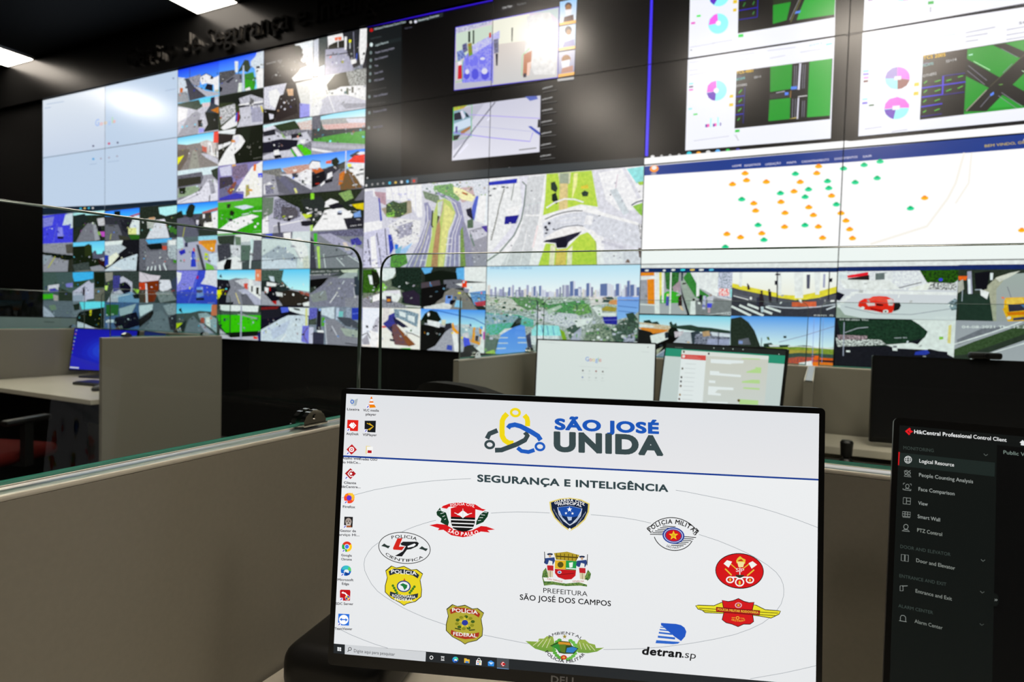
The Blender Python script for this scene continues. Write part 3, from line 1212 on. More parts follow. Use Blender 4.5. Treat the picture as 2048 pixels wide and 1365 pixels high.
c32 979,65 983,64 983,74 979,75
b75 1049,108 1065,100 1063,135 1054,150 1047,151
ecb 1056,125 1064,122 1060,150 1055,150
l 8d7 1 1045,150 1046,110 1060,96
334 1048,146 1054,145 1054,153 1048,154
333 1024,55 1027,54 1026,82 1024,82
l 54d 1.6 912,54 1119,14 1117,154 909,179 912,54
9cf>eee 1121,4 1155,-3 1153,46 1120,51
cde>bcd 1120,53 1153,47 1152,97 1119,102
ccd>99b 1119,104 1152,99 1150,149 1118,154
o 323 1138,12,7,7 1138,60,7,8
o 963 1138,16,6,7 1139,64,5,6 1134,118,9,9
e8e8ee 1131,20 1146,18 1143,30 1133,31
e8e8ee 1134,70 1144,69 1142,80 1133,81
e8e8ee 1124,122 1142,118 1140,134 1126,136
533 1130,34 1148,29 1149,42 1128,44
88b 1130,84 1150,78 1151,92 1126,96
b87 1126,136 1148,130 1148,142 1124,146
fb5 1120,46 1153,40 1153,46 1120,51
fc7 1119,96 1152,91 1152,97 1119,101
fb5 1118,148 1151,143 1150,149 1118,154
bbb 1117,157 1150,153 1150,158 1117,162
ccd>e2e2ee 908,213 1083,190 1081,303 905,320
ad3~c64:60:6 908,213 936,209 926,217 908,221
bbc 908,221 940,212 970,206 945,240 945,270 908,300
8ab 908,221 924,218 932,222 943,233 944,256 926,266 914,278 907,276
223 909,226 922,222 925,237 909,240
dde 921,221 926,219 932,232 927,238
234 931,223 936,226 940,233 933,233
cde 909,246 942,234 943,250 922,258 908,262
222 907,270 922,268 916,278 907,280
a74 922,262 943,250 941,257 924,269
549 912,252 916,251 916,264 912,264
l 4c5 1.2 908,214 945,209 944,272 907,280 908,214
l 778 2.4 908,314 950,256 992,203
eef 917,307 936,286 938,288 921,306
eef 975,239 982,232 982,236 976,241
l a9e 1.4 940,228 1082,236
l 98e 1.6 907,264 990,275 1062,282 1068,264
l bbd 1.2 945,250 1065,262
56b 1052,192 1075,191 1078,197 1062,201
45b 1058,252 1064,251 1082,264 1082,270 1074,265
111 1078,238 1082,238 1082,254 1077,254
l 777 2 1040,299 1075,295
t ccc 3.6 1087,178 1107,173 unknown
t ccc 3.6 1086,200 1107,195 unknown
t ccc 3.6 1086,222 1107,218 unknown
t ccc 3.6 1085,245 1106,241 unknown
t ccc 3.6 1085,268 1105,264 unknown
t ccc 3.6 1084,291 1104,287 unknown
t ccc 3.6 1083,313 1104,310 unknown
l 555 1.4 1088,184 1116,179
l 555 1.4 1087,206 1116,202
l 555 1.4 1087,227 1115,223
l 555 1.4 1086,250 1115,246
l 555 1.4 1085,272 1115,269
l 555 1.4 1084,296 1114,292
l 555 1.4 1083,318 1113,315
o ccc 1021,335,1.5,1.5
o bbb 735,355,1.5,2
333a3e 720,360 980,337 1300,314 1300,334 980,353 720,376
646064 823,355 836,354 835,368 822,369
o ddd 733,370,2,2.6
o 999 745,368,2,2.4 756,367,2,2.4 767,366,2,2.4
o 4bd 780,365,2.6,3
o db5 792,364,2.6,2.4
o ddd 804,363,2.6,3
o 6be 816,362,2.6,3
o d43 829,361,2.6,3
l 3516d8 2.4 729,54 800,39.5 987,0.5
'''
WALL += '''
@ 4 2 5 3
* ccd~aab:40:4
dde~9ab:60:5 842,366 980,348 980,390 900,390 842,378
576~8b6:46:5 868,370 905,366 925,392 915,404 885,394 868,380
c9a~b98:60:6 908,376 945,372 952,395 925,404
eda 907,372 922,375 952,392 945,402 925,398 908,384
a63 925,382 936,386 936,390 925,386
565~8a7:46:6 845,380 878,390 882,410 866,402 850,396
dde 720,378 748,376 752,392 758,396 766,470 720,480
b89 748,382 771,384 772,410 755,402
ccd~99b:60:4 728,382 745,380 746,392 755,392 760,440 726,445
45a 756,394 759,396 764,440 760,442
e2e4f0 771,374 843,366 845,432 836,434 828,420 822,408 800,400 773,398
l aac 1 782,374 786,398
l aac 1 796,373 800,398
l aac 1 812,371 814,398
l bbd 1 830,369 832,430
a97 762,416 822,398 824,424 790,436 772,432
574~342:40:6 772,408 786,400 800,406 814,402 814,424 800,434 772,432
8b5 772,426 790,422 788,432 774,434
bbb~eee:70:6 776,450 800,436 842,440 838,486 800,492 776,484
aac~778:60:6 794,452 826,442 824,468 796,478
l 667 3 792,458 798,466
l 667 3 820,458 826,450
cce~99b:60:6 720,466 778,454 784,500 782,540 720,540
l 446 2.2 735,478 737,496
l 446 2.2 738,500 741,530
l 446 2 753,465 757,490
l 446 2 758,495 763,530
l 446 2 770,456 774,510
eef 740,474 750,470 756,540 744,540
34a 776,468 784,470 788,496 780,510
37c 789,488 797,488 796,498 790,498
9bd 800,500 826,484 812,506 798,515
464~6a4 782,508 812,506 816,526 790,540 780,532
7ab 790,500 805,490 800,506 792,510
88b 808,540 835,490 850,450 852,425 848,405 856,403 866,425 864,470 856,500 848,540
l eee 1.4 814,540 842,484 856,440 855,410
l cc9 1.6 826,540 848,484 860,440
l eee 1.4 838,540 858,470
l eee 1.4 850,540 862,490 866,440
bb7~9b6:40:3 864,470 866,430 876,400 890,396 902,402 912,424 906,444 898,460 888,540 850,540
b98 880,410 888,398 886,420 880,440 876,452 876,425
a86 862,540 868,490 874,450 880,440 882,456 878,500 876,540
bcb 876,404 886,400 882,430 876,436
231 876,430 880,432 874,450
l 342 3 866,420 864,450 867,454
cc8 890,404 910,424 904,446 896,466 886,540 878,540 884,460
88b 893,540 900,470 914,430 904,402 890,394 872,386 874,382 900,392 922,404 930,440 930,470 944,540
l eee 1.3 900,540 906,470 920,430 912,406 888,388
l dde 1.3 910,540 912,470 924,430
l eee 1.4 920,540 920,470
8a5~674:60:5 922,540 922,460 928,450 934,540
88a 934,540 926,440 932,446 942,480 950,540
99a~889:50:4 940,460 976,450 976,540 950,540 944,500
l 586 2.5 942,468 950,492
bbc 942,462 976,455 976,470 950,480
cde 950,396 958,390 977,386 976,450 950,440
eef 960,392 974,388 970,446 954,442
56b 953,392 959,390 950,440 943,438 946,412
224 933,418 944,414 948,440 936,430
575 936,440 948,436 948,455 936,456
549 964,452 978,450 978,466 972,462
l eee 1.2 893,476 905,476
l eee 1.2 892,488 904,488
l eee 1.2 891,510 904,511
l eee 1.2 841,520 852,520
@ 5 2 6 3
* dde
d4d8da 970,360 1045,352 1052,430 1010,500 970,530
ccd 1040,352 1060,350 1050,420 1030,470 985,510 970,520 1020,460 1046,410
23a 975,363 1036,356 1035,365 975,370
t eee 4 982,361 1034,353 04-08-2021 Thu
l 665 1.6 1010,376 1000,410 994,440 984,480
l 565 1.4 1030,365 1024,400
l 576 2.4 1046,362 1054,370 1050,410 1044,440 1030,470 1000,505 972,524
o 345 990,376,4,1.6 1008,373,4,1.6 982,390,3,1.6 1016,374,3,1.2 978,382,3,1.6
eee 1012,418 1040,409 1038,430 1018,432
228 1012,432 1040,429 1034,446 1010,448
dde 1020,444 1024,444 1022,452
99a~cdd 1040,430 1044,420 1036,445 1032,448
c2c6ca 1056,355 1092,348 1086,400 1080,440 1064,540 998,540 1040,470 1050,430
l bcc 1.4 1052,410 1084,404
l eee 3 1052,430 1080,430
l aab 1.2 1054,408 1050,428
l aab 1.2 1062,407 1059,428
l aab 1.2 1070,406 1068,428
l aab 1.2 1078,405 1076,428
l eee 1.5 1030,480 1010,540
l eee 1.5 1056,460 1040,540
eef 1092,348 1096,348 1090,400 1086,430 1084,470 1066,540 1058,540 1076,460 1082,420
ecc 1076,450 1080,450 1070,495 1066,495
bc5~9b4:24:4 1095,347 1186,340 1200,400 1204,414 1165,408 1120,420 1088,430 1092,400
cc9 1118,346 1144,344 1142,366 1122,368
9a8 1122,346 1140,345 1139,368 1121,370
cb8 1122,366 1138,366 1138,416 1120,420
dd9 1150,346 1158,345 1156,370 1146,400
243 1104,364 1112,362 1118,376 1114,384 1104,378
132 1106,388 1114,384 1119,400 1116,408 1106,400
243 1165,385 1172,380 1180,384 1178,392 1168,392
cb4 1164,372 1178,368 1180,376 1165,377
l dde 3 1095,415 1112,404 1132,397 1152,398 1170,404
c8c9d6 1186,340 1252,334 1262,350 1298,420 1298,540 1214,540 1210,470 1200,420
dcdde6 1200,345 1246,336 1270,380 1290,420 1240,420 1215,400
bbc8d0 1222,380 1236,376 1262,425 1250,430
l eee 1.5 1204,362 1250,356
l b8a 1 1238,348 1234,376
8cc 1256,337 1298,331 1298,364 1276,366
9b4 1278,364 1298,360 1298,368 1282,370
eee 1270,400 1298,392 1298,400 1275,406
l 346 2.5 1266,410 1276,404 1298,398
9b5~7a4 1268,412 1298,402 1298,440 1282,428
eef 1084,446 1110,428 1135,420 1165,409 1180,412 1208,424 1280,445 1290,470 1215,446 1168,420 1130,424 1095,440
c4c8d4 1088,446 1112,434 1140,426 1170,423 1210,432 1285,452 1290,500 1240,484 1200,470 1168,452 1140,452 1112,462 1090,476
dcdce4 1176,430 1190,432 1186,450 1170,448
l dde 1 1116,438 1165,434
l dde 1 1116,446 1165,441
l 124 1.8 1092,438 1110,430 1130,424 1150,421 1168,421
l 335 1.4 1112,460 1128,454 1145,451 1158,450 1170,452
e8e0dc 1092,476 1110,464 1130,456 1150,452 1172,453 1172,462 1140,472 1110,480
224 1088,484 1094,480 1130,472 1166,462 1160,470 1140,484 1136,494 1116,495 1114,486 1098,484
113 1116,476 1136,474 1136,495 1117,496
bc5~9b4:24:4 1076,540 1094,486 1112,488 1117,498 1136,496 1162,470 1178,464 1190,474 1198,490 1200,540
cb6 1116,500 1136,498 1134,540 1112,540
dda 1138,500 1148,490 1146,540 1136,540
dda 1104,490 1114,490 1110,540 1100,540
l 9a5 2 1194,480 1197,540
eef 1184,458 1194,464 1204,480 1208,540 1198,540 1196,484 1178,462
bbc 1206,480 1250,492 1250,498 1206,486
bbc~eee:60:4 1210,505 1250,505 1250,540 1212,540
865 1254,525 1258,518 1262,520 1264,526
o 224 1101,446,3,3 1094,454,3,3 1097,459,3,2.5 1110,458,2.5,1.5 1095,466,3,1.6 1202,431,2,1 1224,389,1.4,1.4
224~eef:70:8 1280,448 1298,446 1298,485 1284,480
643 1280,496 1290,496 1288,515 1282,515
446 1278,384 1284,381 1283,384
@ 4 3 4.5 3.5
* 454~897:40:5
cef 748,535 797,535 786,555 770,562 752,556
231~472:46:6 718,540 752,538 766,570 750,586 718,586
cdd 736,550 752,552 750,570 740,568
111~231:46:6 742,540 756,545 760,565 752,578 746,570
121~243:40:6 790,535 846,535 846,615 803,606 808,582 784,572 782,560 792,552
8b5 764,565 775,572 770,582 756,582
dce 766,582 800,580 803,594 768,592
eee 745,592 765,585 800,588 800,597 790,612 745,612
445~aab:60:6 718,600 745,590 740,606 766,598 800,606 818,616 718,616
435 772,592 783,592 784,606 773,606
c83 774,598 781,598 781,603 774,603
324 803,585 828,580 840,590 840,612 810,606
ddd 812,611 842,613 842,615 812,613
@ 4.5 3 5 3.5
* 222~343:40:5
6af 842,535 866,535 862,545 850,548
6af 914,536 938,534 930,560 918,562 912,550
121 850,548 880,540 914,545 916,560 895,568 850,565
556~778:60:6 888,560 925,558 926,576 890,578
ffe 930,533 980,531 980,565 930,561
def 912,568 925,566 980,565 980,620 940,592 930,575
8bd~35a:46:5 940,585 980,580 980,612 950,610
b45 950,605 980,600 980,612 955,612
e42 926,560 935,562 935,575 925,574
88a 928,576 940,578 938,586 930,585
888078 888,586 905,576 930,582 957,620 850,620 870,610
ccc 848,614 895,604 905,612 900,620 850,620
111 840,570 895,568 887,595 862,612 840,613
79d 893,591 906,591 905,608 891,607
223 896,592 904,592 903,597 896,597
112 902,600 914,600 906,610 900,608
643~446:46:5 841,566 880,560 882,570 841,577
8bd 914,600 925,602 925,616 910,614
ddd 833,536 842,536 841,616 839,616
cc4 917,584 923,584 923,588 917,588
@ 4 3.5 4.5 4
* dcb~eed:24:3
bcd~dde:40:4 718,616 760,616 756,680 718,692
99a~bbc 742,664 752,638 760,632 756,664
853 742,664 750,665 750,680
336~44a:46:4 766,648 775,632 790,625 795,650 782,664
dcc 768,616 780,616 776,640 762,650
c33 764,652 772,653 772,656 764,656
9bc~246:50:6 788,618 812,620 838,628 835,655 815,645 790,634
cde 798,622 812,626 812,636 800,632
cde 816,630 830,634 830,646 816,640
225 786,634 800,642 818,655 806,656 790,646
eee 810,655 840,655 840,672 815,664
336 776,655 792,650 800,665 796,680 788,672
447~853:30:3 785,650 792,648 826,689 820,693 790,690 784,670
853 790,645 798,656 832,690 818,694 812,685
224 780,678 790,680 788,684 780,682
l 223 1.6 812,665 825,668 840,675
2a2 802,697 822,697 824,704 802,704
l 223 2 722,672 735,666 742,680
99a 724,680 735,668 740,690 726,690
eee 740,660 758,668 752,700 742,700
@ 4.5 3.5 5 4
* aab
38e>bef 838,614 980,618 980,662 930,652 885,648 838,642
121 842,642 850,628 862,620 875,624 884,640 872,648 845,646
l 25a 1.6 865,619 900,627 950,638 972,650
o def 858,629,2.5,4
111 836,648 870,652 900,656 895,668 872,692 840,708 836,708
343 838,640 850,642 850,650 838,650
dde 856,640 882,645 880,656 856,650
cca 884,640 893,640 892,652 884,650
334 892,648 904,646 906,662 890,660
aab~889:46:4 848,708 872,692 892,664 904,656 918,676 922,712 850,712
eef 905,665 915,660 921,712 912,712
45a 896,690 906,692 906,702 894,700
f92 905,648 908,645 910,655 916,662 922,668 914,668 906,660
dcc~9bc 916,648 945,650 942,668 920,668
9bc 920,655 950,658 948,672 925,672
f92 948,655 953,655 951,682 962,685 960,655 966,655 964,692 936,682 946,678
9ac 954,655 959,655 958,670 954,670
323 953,672 959,672 958,684 952,682
eee 966,655 980,655 980,715 962,712 950,700 962,690
c5b 968,664 974,664 974,680 968,680
b9b~eee:60:6 926,668 938,665 940,676 928,678
45d 927,674 940,678 944,696 930,694
111 930,694 950,690 945,715 926,715
ec3 924,674 928,674 928,678 924,678
121 934,692 945,690 962,705 955,710
042 919,588 923,588 923,715 919,715
@ 5 3 6 4
* 576~ccc:50:5
a4ceff>e4f2ff 970,520 1300,520 1300,592 970,588
t 8aacd0 4.5 982,538 1066,538 04-08-2021 Thu 14:58:50
576~cdc:60:8 970,588 1020,584 1100,588 1180,584 1300,584 1300,615 970,612
ddd~a97:60:7 976,592 1040,600 1060,618 1010,622 976,610
465~7a6:40:6 1020,592 1080,596 1100,610 1060,622 1040,612
6a6~465:40:6 1085,612 1170,600 1185,625 1110,632
465~8b6:46:6 1150,610 1180,608 1188,625 1160,632 1148,622
ddd~99b:60:7 1060,620 1150,628 1190,640 1150,660 1080,640
a9c5a8 1096,620 1124,610 1128,614 1100,630
dcc 1180,590 1230,588 1235,605 1185,612
355 1208,596 1224,590 1232,598 1222,606 1210,604
d96 1224,600 1240,600 1238,610 1220,608
a94 1206,618 1216,612 1238,616 1234,624 1208,622
eed 1186,612 1206,616 1208,626 1236,626 1235,634 1200,632
7a9cdc>88b0e8 1238,592 1283,590 1282,622 1270,632 1237,640
l 46a 1.2 1240,600 1280,602
l 46a 1.2 1240,612 1278,616
l 46a 1.2 1240,622 1275,626
339 1208,634 1238,633 1238,650 1213,648
l 77c 1.2 1208,641 1238,640
4a6~7ab:40:6 974,626 1040,630 1070,640 1070,655 1040,652 1010,668 974,672
6a93b0~a4b8b8:40:5 974,628 1038,632 1036,645 974,650
232 1038,636 1046,636 1044,650 1020,660 1030,645
eee 1000,668 1012,658 1030,656 1010,672
5a8ee0>78a8ea 1004,670 1030,655 1044,650 1052,652 1060,720 984,720
446 1054,672 1064,665 1068,700 1060,702
l cdd 1.8 1000,676 1018,676
l cdd 1.8 998,687 1018,687
l cdd 1.8 994,698 1014,697
l cdd 1.8 1038,676 1054,676
l cdd 1.8 1038,686 1056,686
9bdcf8 1066,660 1076,650 1120,652 1130,672 1066,672
l 46a 1.2 1076,652 1078,670
l 46a 1.2 1086,652 1090,670
l 46a 1.2 1097,652 1100,671
l 46a 1.2 1108,653 1112,672
abc~eef 1064,672 1120,672 1125,690 1066,690
8a3 1122,658 1132,664 1140,690 1128,680
465 1136,658 1150,650 1166,648 1160,668 1145,680
aac 1140,690 1150,668 1166,655 1165,690
eee 1150,640 1190,636 1180,648 1158,655
9a8~465:44:7 1168,690 1176,664 1192,648 1212,648 1232,662 1240,690
343~576:44:6 1225,660 1250,640 1270,640 1286,650 1286,700 1240,700
354 1255,628 1270,625 1280,640 1262,645
223 1276,680 1290,650 1295,715 1270,715
bbd~668:60:6 1250,675 1275,665 1272,690 1250,692
576 974,670 1000,680 990,720 970,720
9b5 974,705 990,700 996,712 974,716
@ 6 0 8 2
* 020203
f4f6ff 1382,-90 1668,-130 1667,76 1378,117
l 334 1.4 1372,118 1667,76
f4f6ff 1377,120 1667,79 1661,279 1373,301
o 9ff 1437,49,20,20 1438,-5,20,20
f6e 1437,48 1418,52 1420,40 1428,32 1435,29
63c 1438,-5 1419,-4 1421,6 1428,12
o fff 1437,48,5,5 1435,184,5,5
ec3 1466,3 1474,2 1474,9 1466,10
ec3 1466,20 1473,19 1473,25 1466,26
5e6 1394,32 1402,31 1402,35 1394,36
e5c 1383,46 1391,45 1391,49 1383,50
020203 1477,-40 1666,-70 1666,40 1476,69
192 1545,13 1580,8 1572,44 1545,51
1b2e12 1545,-2 1590,-10 1582,8 1545,14
2a3 1609,-10 1668,-40 1666,34 1592,44
111 1582,-2 1612,-8 1590,46 1572,48
l 773 1.2 1603,-4 1580,48
l 999 1 1598,0 1578,44
58e 1590,27 1600,25 1598,30 1588,32
l 21c 1.5 1477,4 1515,-2
l 21c 1.5 1477,24 1515,18
l 21b 1.2 1478,42 1514,37
l 21b 1.2 1515,-4 1514,37
l 383 2 1486,16 1490,8
l 383 2 1505,13 1508,6
l 383 2 1505,32 1508,26
3d5 1477,71 1487,70 1487,76 1477,77
334 1382,101 1385,100 1385,102 1382,102
l ccd 1.2 1380,96 1430,88
l ccd 1.2 1425,88 1465,82
o 9ff 1435,182,20,20
f6d 1435,183 1434,162 1424,165 1417,172 1415,186
63b 1434,183 1415,187 1419,196 1426,201 1432,202
o fff 1434,182,5,5
ec3 1461,191 1468,190 1468,196 1460,197
ec3 1460,208 1468,207 1468,213 1460,214
9ee 1380,167 1388,166 1388,169 1380,170
536 1380,173 1388,172 1388,175 1380,176
f6c 1380,179 1388,178 1388,181 1380,182
9ee 1379,217 1386,216 1386,219 1379,220
4d5 1389,228 1397,227 1397,230 1389,231
l bff 3 1424,237 1423,255
l bff 3 1438,235 1438,252
43a 1413,249 1416,249 1416,255 1413,255
f6b 1416,249 1421,248 1421,254 1416,255
43a 1428,248 1431,248 1431,254 1428,254
f6b 1431,247 1435,247 1435,253 1431,253
43a 1442,246 1444,246 1444,252 1442,252
l ccd 1.2 1380,126 1400,124
l ccd 1.2 1425,122 1445,119
l ccd 1.2 1425,130 1440,128
l ccd 1.2 1380,142 1398,140
l ccd 1.2 1380,151 1420,145
l ccd 1.2 1478,112 1510,108
l ccd 1.2 1478,122 1500,119
l ccd 1.2 1535,104 1590,98
l ccd 1.2 1540,119 1570,114
l ccd 1.2 1600,108 1640,102
l ccd 1.2 1390,282 1460,273
l ccd 1.2 1470,270 1480,282
t 9ccccc 3.5 1617,97 1642,92 SCATS 4
8ed 1650,92 1662,90 1662,93 1650,95
020203 1474,144 1663,121 1659,241 1471,258
l 778 1 1663,121 1659,241
192 1541,136 1585,131 1583,180 1541,186
192 1540,202 1581,198 1580,240 1538,244
2a3 1618,127 1662,121 1659,234 1614,237
111 1584,131 1618,127 1614,238 1580,241
333 1540,190 1582,185 1582,196 1540,200
l dde 4 1600,130 1597,182
l dde 3 1597,198 1595,240
l 889 1 1589,134 1588,176
l 889 1 1593,134 1592,176
l 889 1 1610,132 1608,180
l 889 1 1606,132 1604,180
l 889 1 1586,200 1585,238
l 889 1 1591,200 1590,238
l 889 1 1605,204 1604,236
l 889 1 1609,204 1608,236
l eee 1.4 1596,196 1614,194
58e 1582,176 1594,175 1594,181 1582,182
58f 1570,187 1577,187 1577,192 1570,193
l dde 1 1553,188 1570,185
l b83 1 1582,184 1581,198
dc6 1596,236 1590,239 1578,240
t fc2 5.4 1474,150 1507,146 TCS-4001
335 1474,155 1485,154 1485,157 1474,158
t 7cc 4.4 1474,163 1491,160 ISCAMS
t ccc 4 1509,159 1522,157 SS=1
t ccc 4.4 1473,176 1495,173 OTHERS
l 22c 1.6 1473,195 1491,193
l 22c 1.6 1473,213 1490,211
l 22c 1.6 1472,231 1489,229
l 118 1.2 1491,176 1488,248
l 4b3 2 1479,188 1485,181
l 4b3 2 1479,206 1485,200
l 4b3 2 1478,224 1484,218
l 3a3 2 1477,242 1481,237
3c4 1472,261 1481,260 1481,265 1472,266
l ccc 1.4 1474,270 1478,282
l 43f 6 1304,-2 1300.5,160 1296,312
o eee 1308,313,4,2.6
o bbb 1326,312,2.6,2.4 1343,311,3,2.6 1361,310,3,2.6
o 3cd 1381,308,5,4.6
o fa2 1400,307,4.6,3.6
o ddd 1419,306,5,4.6
o 6bf 1438,304,5,4.4
o 3c5 1458,302,4,3.4
o 44a 1478,300,4,2.6
f4f6ff 1727,-90 2090,-150 2090,14 1722,69
l 223 2 1688,75 2100,11
f4f6ff 1721,72 2200,2 2200,235 1715,276
o 9ff 1798,-13,24,23
c8d 1798,-13 1822,-15 1818,2 1808,9 1799,10
332 1846,9 1846,-20 2060,-60 2060,-22
4b5 1847,13 1858,12 1858,18 1847,19
9ee 1731,-2 1740,-3 1740,2 1731,3
b9c 1731,6 1740,5 1740,9 1731,10
l bbc 3 1852,24 1852,34
o a8d 1790,162,24,22
f6d 1790,162 1790,140 1804,145 1813,154 1814,165
844 1790,162 1814,166 1808,177 1798,183 1790,184
9ff 1790,163 1790,184 1777,182 1768,173 1766,163
98c 1790,162 1767,163 1770,150 1780,142 1790,140
f0f0f6 1784,159 1797,158 1797,165 1784,166
o 9ff 1789,221,24,22
f6d 1788,221 1765,223 1767,212 1775,203 1790,199 1805,204 1813,214 1813,221
63b 1788,222 1765,224 1768,233 1776,240 1783,243
f0f0f6 1781,217 1795,216 1795,224 1781,225
ec3 1823,172 1832,171 1832,178 1822,179
ec3 1822,190 1831,189 1831,196 1821,197
9ee 1723,146 1734,145 1734,149 1723,150
98e 1723,152 1734,151 1734,155 1723,156
f9d 1724,159 1734,158 1734,162 1724,163
744 1724,166 1733,165 1733,169 1724,170
9ee 1722,202 1732,201 1732,204 1722,205
76d 1722,209 1732,208 1732,212 1722,213
363 1735,214 1745,213 1745,216 1735,217
l ccd 1.4 1728,90 1790,83
l ccd 1.4 1728,100 1775,95
l ccd 1.4 1786,94 1820,90
l ccd 1.4 1784,102 1810,99
l ccd 1.4 1727,110 1750,107
l ccd 1.4 1727,119 1770,113
l bcd 1.6 1846,85 1900,78
l bbc 1.4 1846,96 1878,92
l bbc 1.4 1846,104 1870,101
l aab 1.6 1920,76 1976,66
l aab 1.6 1920,84 1962,78
l aab 1.6 1920,93 1944,90
l aab 1.6 1998,72 2060,62
l aab 1.6 1998,82 2060,73
l aab 1.6 1998,91 2060,82
t 667 5 2021,62 2064,55 SCATS
l bbc 1.4 1727,262 1760,258
l bbc 1.4 1780,268 1810,264
020203 1839,119 2130,77 2130,214 1834,245
180c0c 1840,119 1922,108 1920,150 1838,158
192 1924,108 2130,78 2130,215 1919,236
2a3 1960,225 1985,198 2010,222
111 1920,120 1925,128 2130,250 2130,275 1921,160
151515 1972,101 1996,98 2130,160 2130,180
0e0e0e 1919,230 1975,176 2036,116 2060,95 2100,90 2000,190 1962,230
l 998 2 1923,229 1962,188
l 443 1.5 1968,182 2050,104
l ddd 5 2042,128 2062,110
l 889 1 1926,140 1962,170
l 889 1 1924,150 1958,178
l 889 1 1950,222 1972,196
l 889 1 1992,156 2010,138
l 889 1 1990,194 2030,222
l 889 1 1984,200 2020,226
l 889 1 1988,108 2020,126
l cfc 1.2 1936,132 1968,150
l cfc 1.2 2028,152 2060,168
58f 1968,197 1975,192 1976,197 1970,201
47f 2034,147 2046,139 2048,146 2038,151
aec 1926,119 1934,117 1934,120 1926,121
l 6a4 1.5 1985,179 1992,178
t fc2 6.6 1839,127 1882,121 TCS 2005
546 1840,133 1851,132 1851,136 1840,137
t 9cc 5 1839,141 1859,137 ISCAMS
t ccc 5 1883,134 1903,130 SS=14
t ccc 5 1839,162 1865,157 OTHERS
l 43d 2.4 1837,183 1921,172
l 43d 2.4 1837,201 1877,196
l 43d 2.4 1836,220 1877,214
l 329 1.4 1836,239 1876,234
l 329 1.4 1877,160 1920,155
l 43d 3 1878,160 1877,197
l 329 1.4 1878,197 1919,192
l 5b3 2 1841,174 1847,169
l 5b3 2 1862,171 1873,168
l 5b3 2 1841,192 1847,187
l 5b3 2 1862,190 1873,186
l 5b3 2 1840,211 1846,206
l 5b3 2 1862,209 1872,205
l 5b3 2 1840,231 1846,227
l 5b3 2 1862,228 1872,224
l 5b3 2 1884,170 1894,167
l 5b3 2 1906,163 1916,160
l 5b3 2 1884,190 1894,186
l 5b3 2 1906,185 1916,180
fff 1276,318 1690,285 1700,286 2200,243 2200,300 1276,340
@ 6 2 8 3
* fff
13388c 1270,334 1690,301 2200,262 2200,292 1690,327 1270,352
f3f3f3 1270,318 1690,285 2200,243 2200,262 1690,301 1270,334
o f93 1311,337,9,7
o eee 1311,335,5,4
o 99a 1310,347,6,2.5
t dde 4 1467,335 1485,333 HOME
t dde 4 1491,334 1523,331 REGISTROS
t dde 4 1532,332 1563,329 OPERAÇÃO
t dde 4 1575,329 1594,327 MAPA
t dde 4 1604,327 1658,323 CADASTRAMENTO
t dde 4 1669,322 1714,318 DOCUMENTOS
t dde 4 1724,318 1742,316 SAIR
t ccb855 5 1960,300 2075,290 BEM VINDO, GERENCIA
t eee 7 2033,288 2064,284 ACS
l f8f4ea 4 1921,310 1905,370 1890,400 1850,455 1740,490
l f8f4ea 3 1935,310 1930,370 1905,410
@ 6 3 6.5 3.5
# pavement, street and wall beside the orange shop
99a>aaaab0 1280,546 1475,546 1475,636 1280,636
fff 1270,520 1480,520 1480,537 1270,537
123060 1270,536 1480,536 1480,545 1270,545
o eee 1297,541,4,2 1350,540,4,2 1332,541,3,2
o 4cd 1369,540,5,2
o db6 1388,540,5,2
o eee 1406,540,5,2
o 6bf 1426,540,5,2
99a 1284,560 1298,558 1300,608 1284,604
f82 1284,545 1313,545 1312,551 1284,552
eef 1284,552 1312,552 1312,559 1284,560
f82 1298,559 1312,558 1313,609 1299,609
eee 1284,608 1314,609 1314,612 1284,610
dc6 1321,545 1332,545 1326,600 1323,600
eef 1312,545 1322,545 1323,634 1313,632
4a3 1324,592 1338,583 1352,582 1366,590 1368,606 1324,607
484~252:46:5 1333,545 1362,545 1360,572 1348,582 1336,578
a89 1348,575 1364,560 1364,584 1352,584
eef 1327,545 1332,545 1331,606 1327,605
9a9 1364,545 1374,550 1396,598 1392,634 1380,630 1366,572
223 1364,568 1370,590 1383,630 1379,632 1368,596
346 1366,546 1370,546 1369,562 1366,562
373~484 1370,556 1378,545 1384,545 1402,578 1422,592 1408,602 1394,594
dde 1384,545 1442,545 1438,594 1402,576
eef 1397,545 1403,545 1402,592 1396,594
eee 1428,545 1441,545 1438,594 1427,590
789~cce:60:6 1440,545 1476,545 1476,600 1439,594
d55~eee:46:8 1441,577 1462,578 1462,593 1441,592
9de 1464,578 1469,579 1469,596 1464,595
828388 1396,602 1436,597 1476,604 1476,622 1380,634 1393,610
l eee 1.4 1438,594 1476,602
l 223 1.4 1400,634 1476,626
55a 1336,593 1342,592 1341,612 1335,612
dc9 1337,588 1342,588 1341,593 1337,593
422 1360,594 1367,593 1368,612 1360,612
db9 1362,612 1366,612 1372,622 1366,620
o 422 1365,592,2,2
eef 1385,603 1394,602 1395,632 1383,632
o 322 1391,600,2.6,2.6
223 1402,590 1408,590 1407,608 1401,606
ccd~55a 1410,592 1416,592 1414,620 1408,618
bbc 1418,594 1431,592 1428,610 1419,610
55d 1418,607 1428,607 1426,616 1418,616
o a87 1425,591,2.4,2.4
c9a 1419,616 1424,616 1424,626 1419,626
eef 1344,545 1347,545 1345,630 1342,630
t eee 2.4 1436,629 1466,628 cam
@ 6.5 3 7 3.5
334~445:40:4 1460,540 1680,540 1680,640 1460,640
fff 1460,520 1690,520 1690,537 1460,537
123060 1460,536 1690,536 1690,545 1460,545
eed>e6dcc8 1464,545 1680,545 1680,582 1640,594 1600,600 1560,592 1464,574
dc4 1464,566 1490,572 1555,586 1565,590 1600,592 1630,586 1680,572 1680,584 1640,596 1600,602 1560,596 1480,579 1464,574
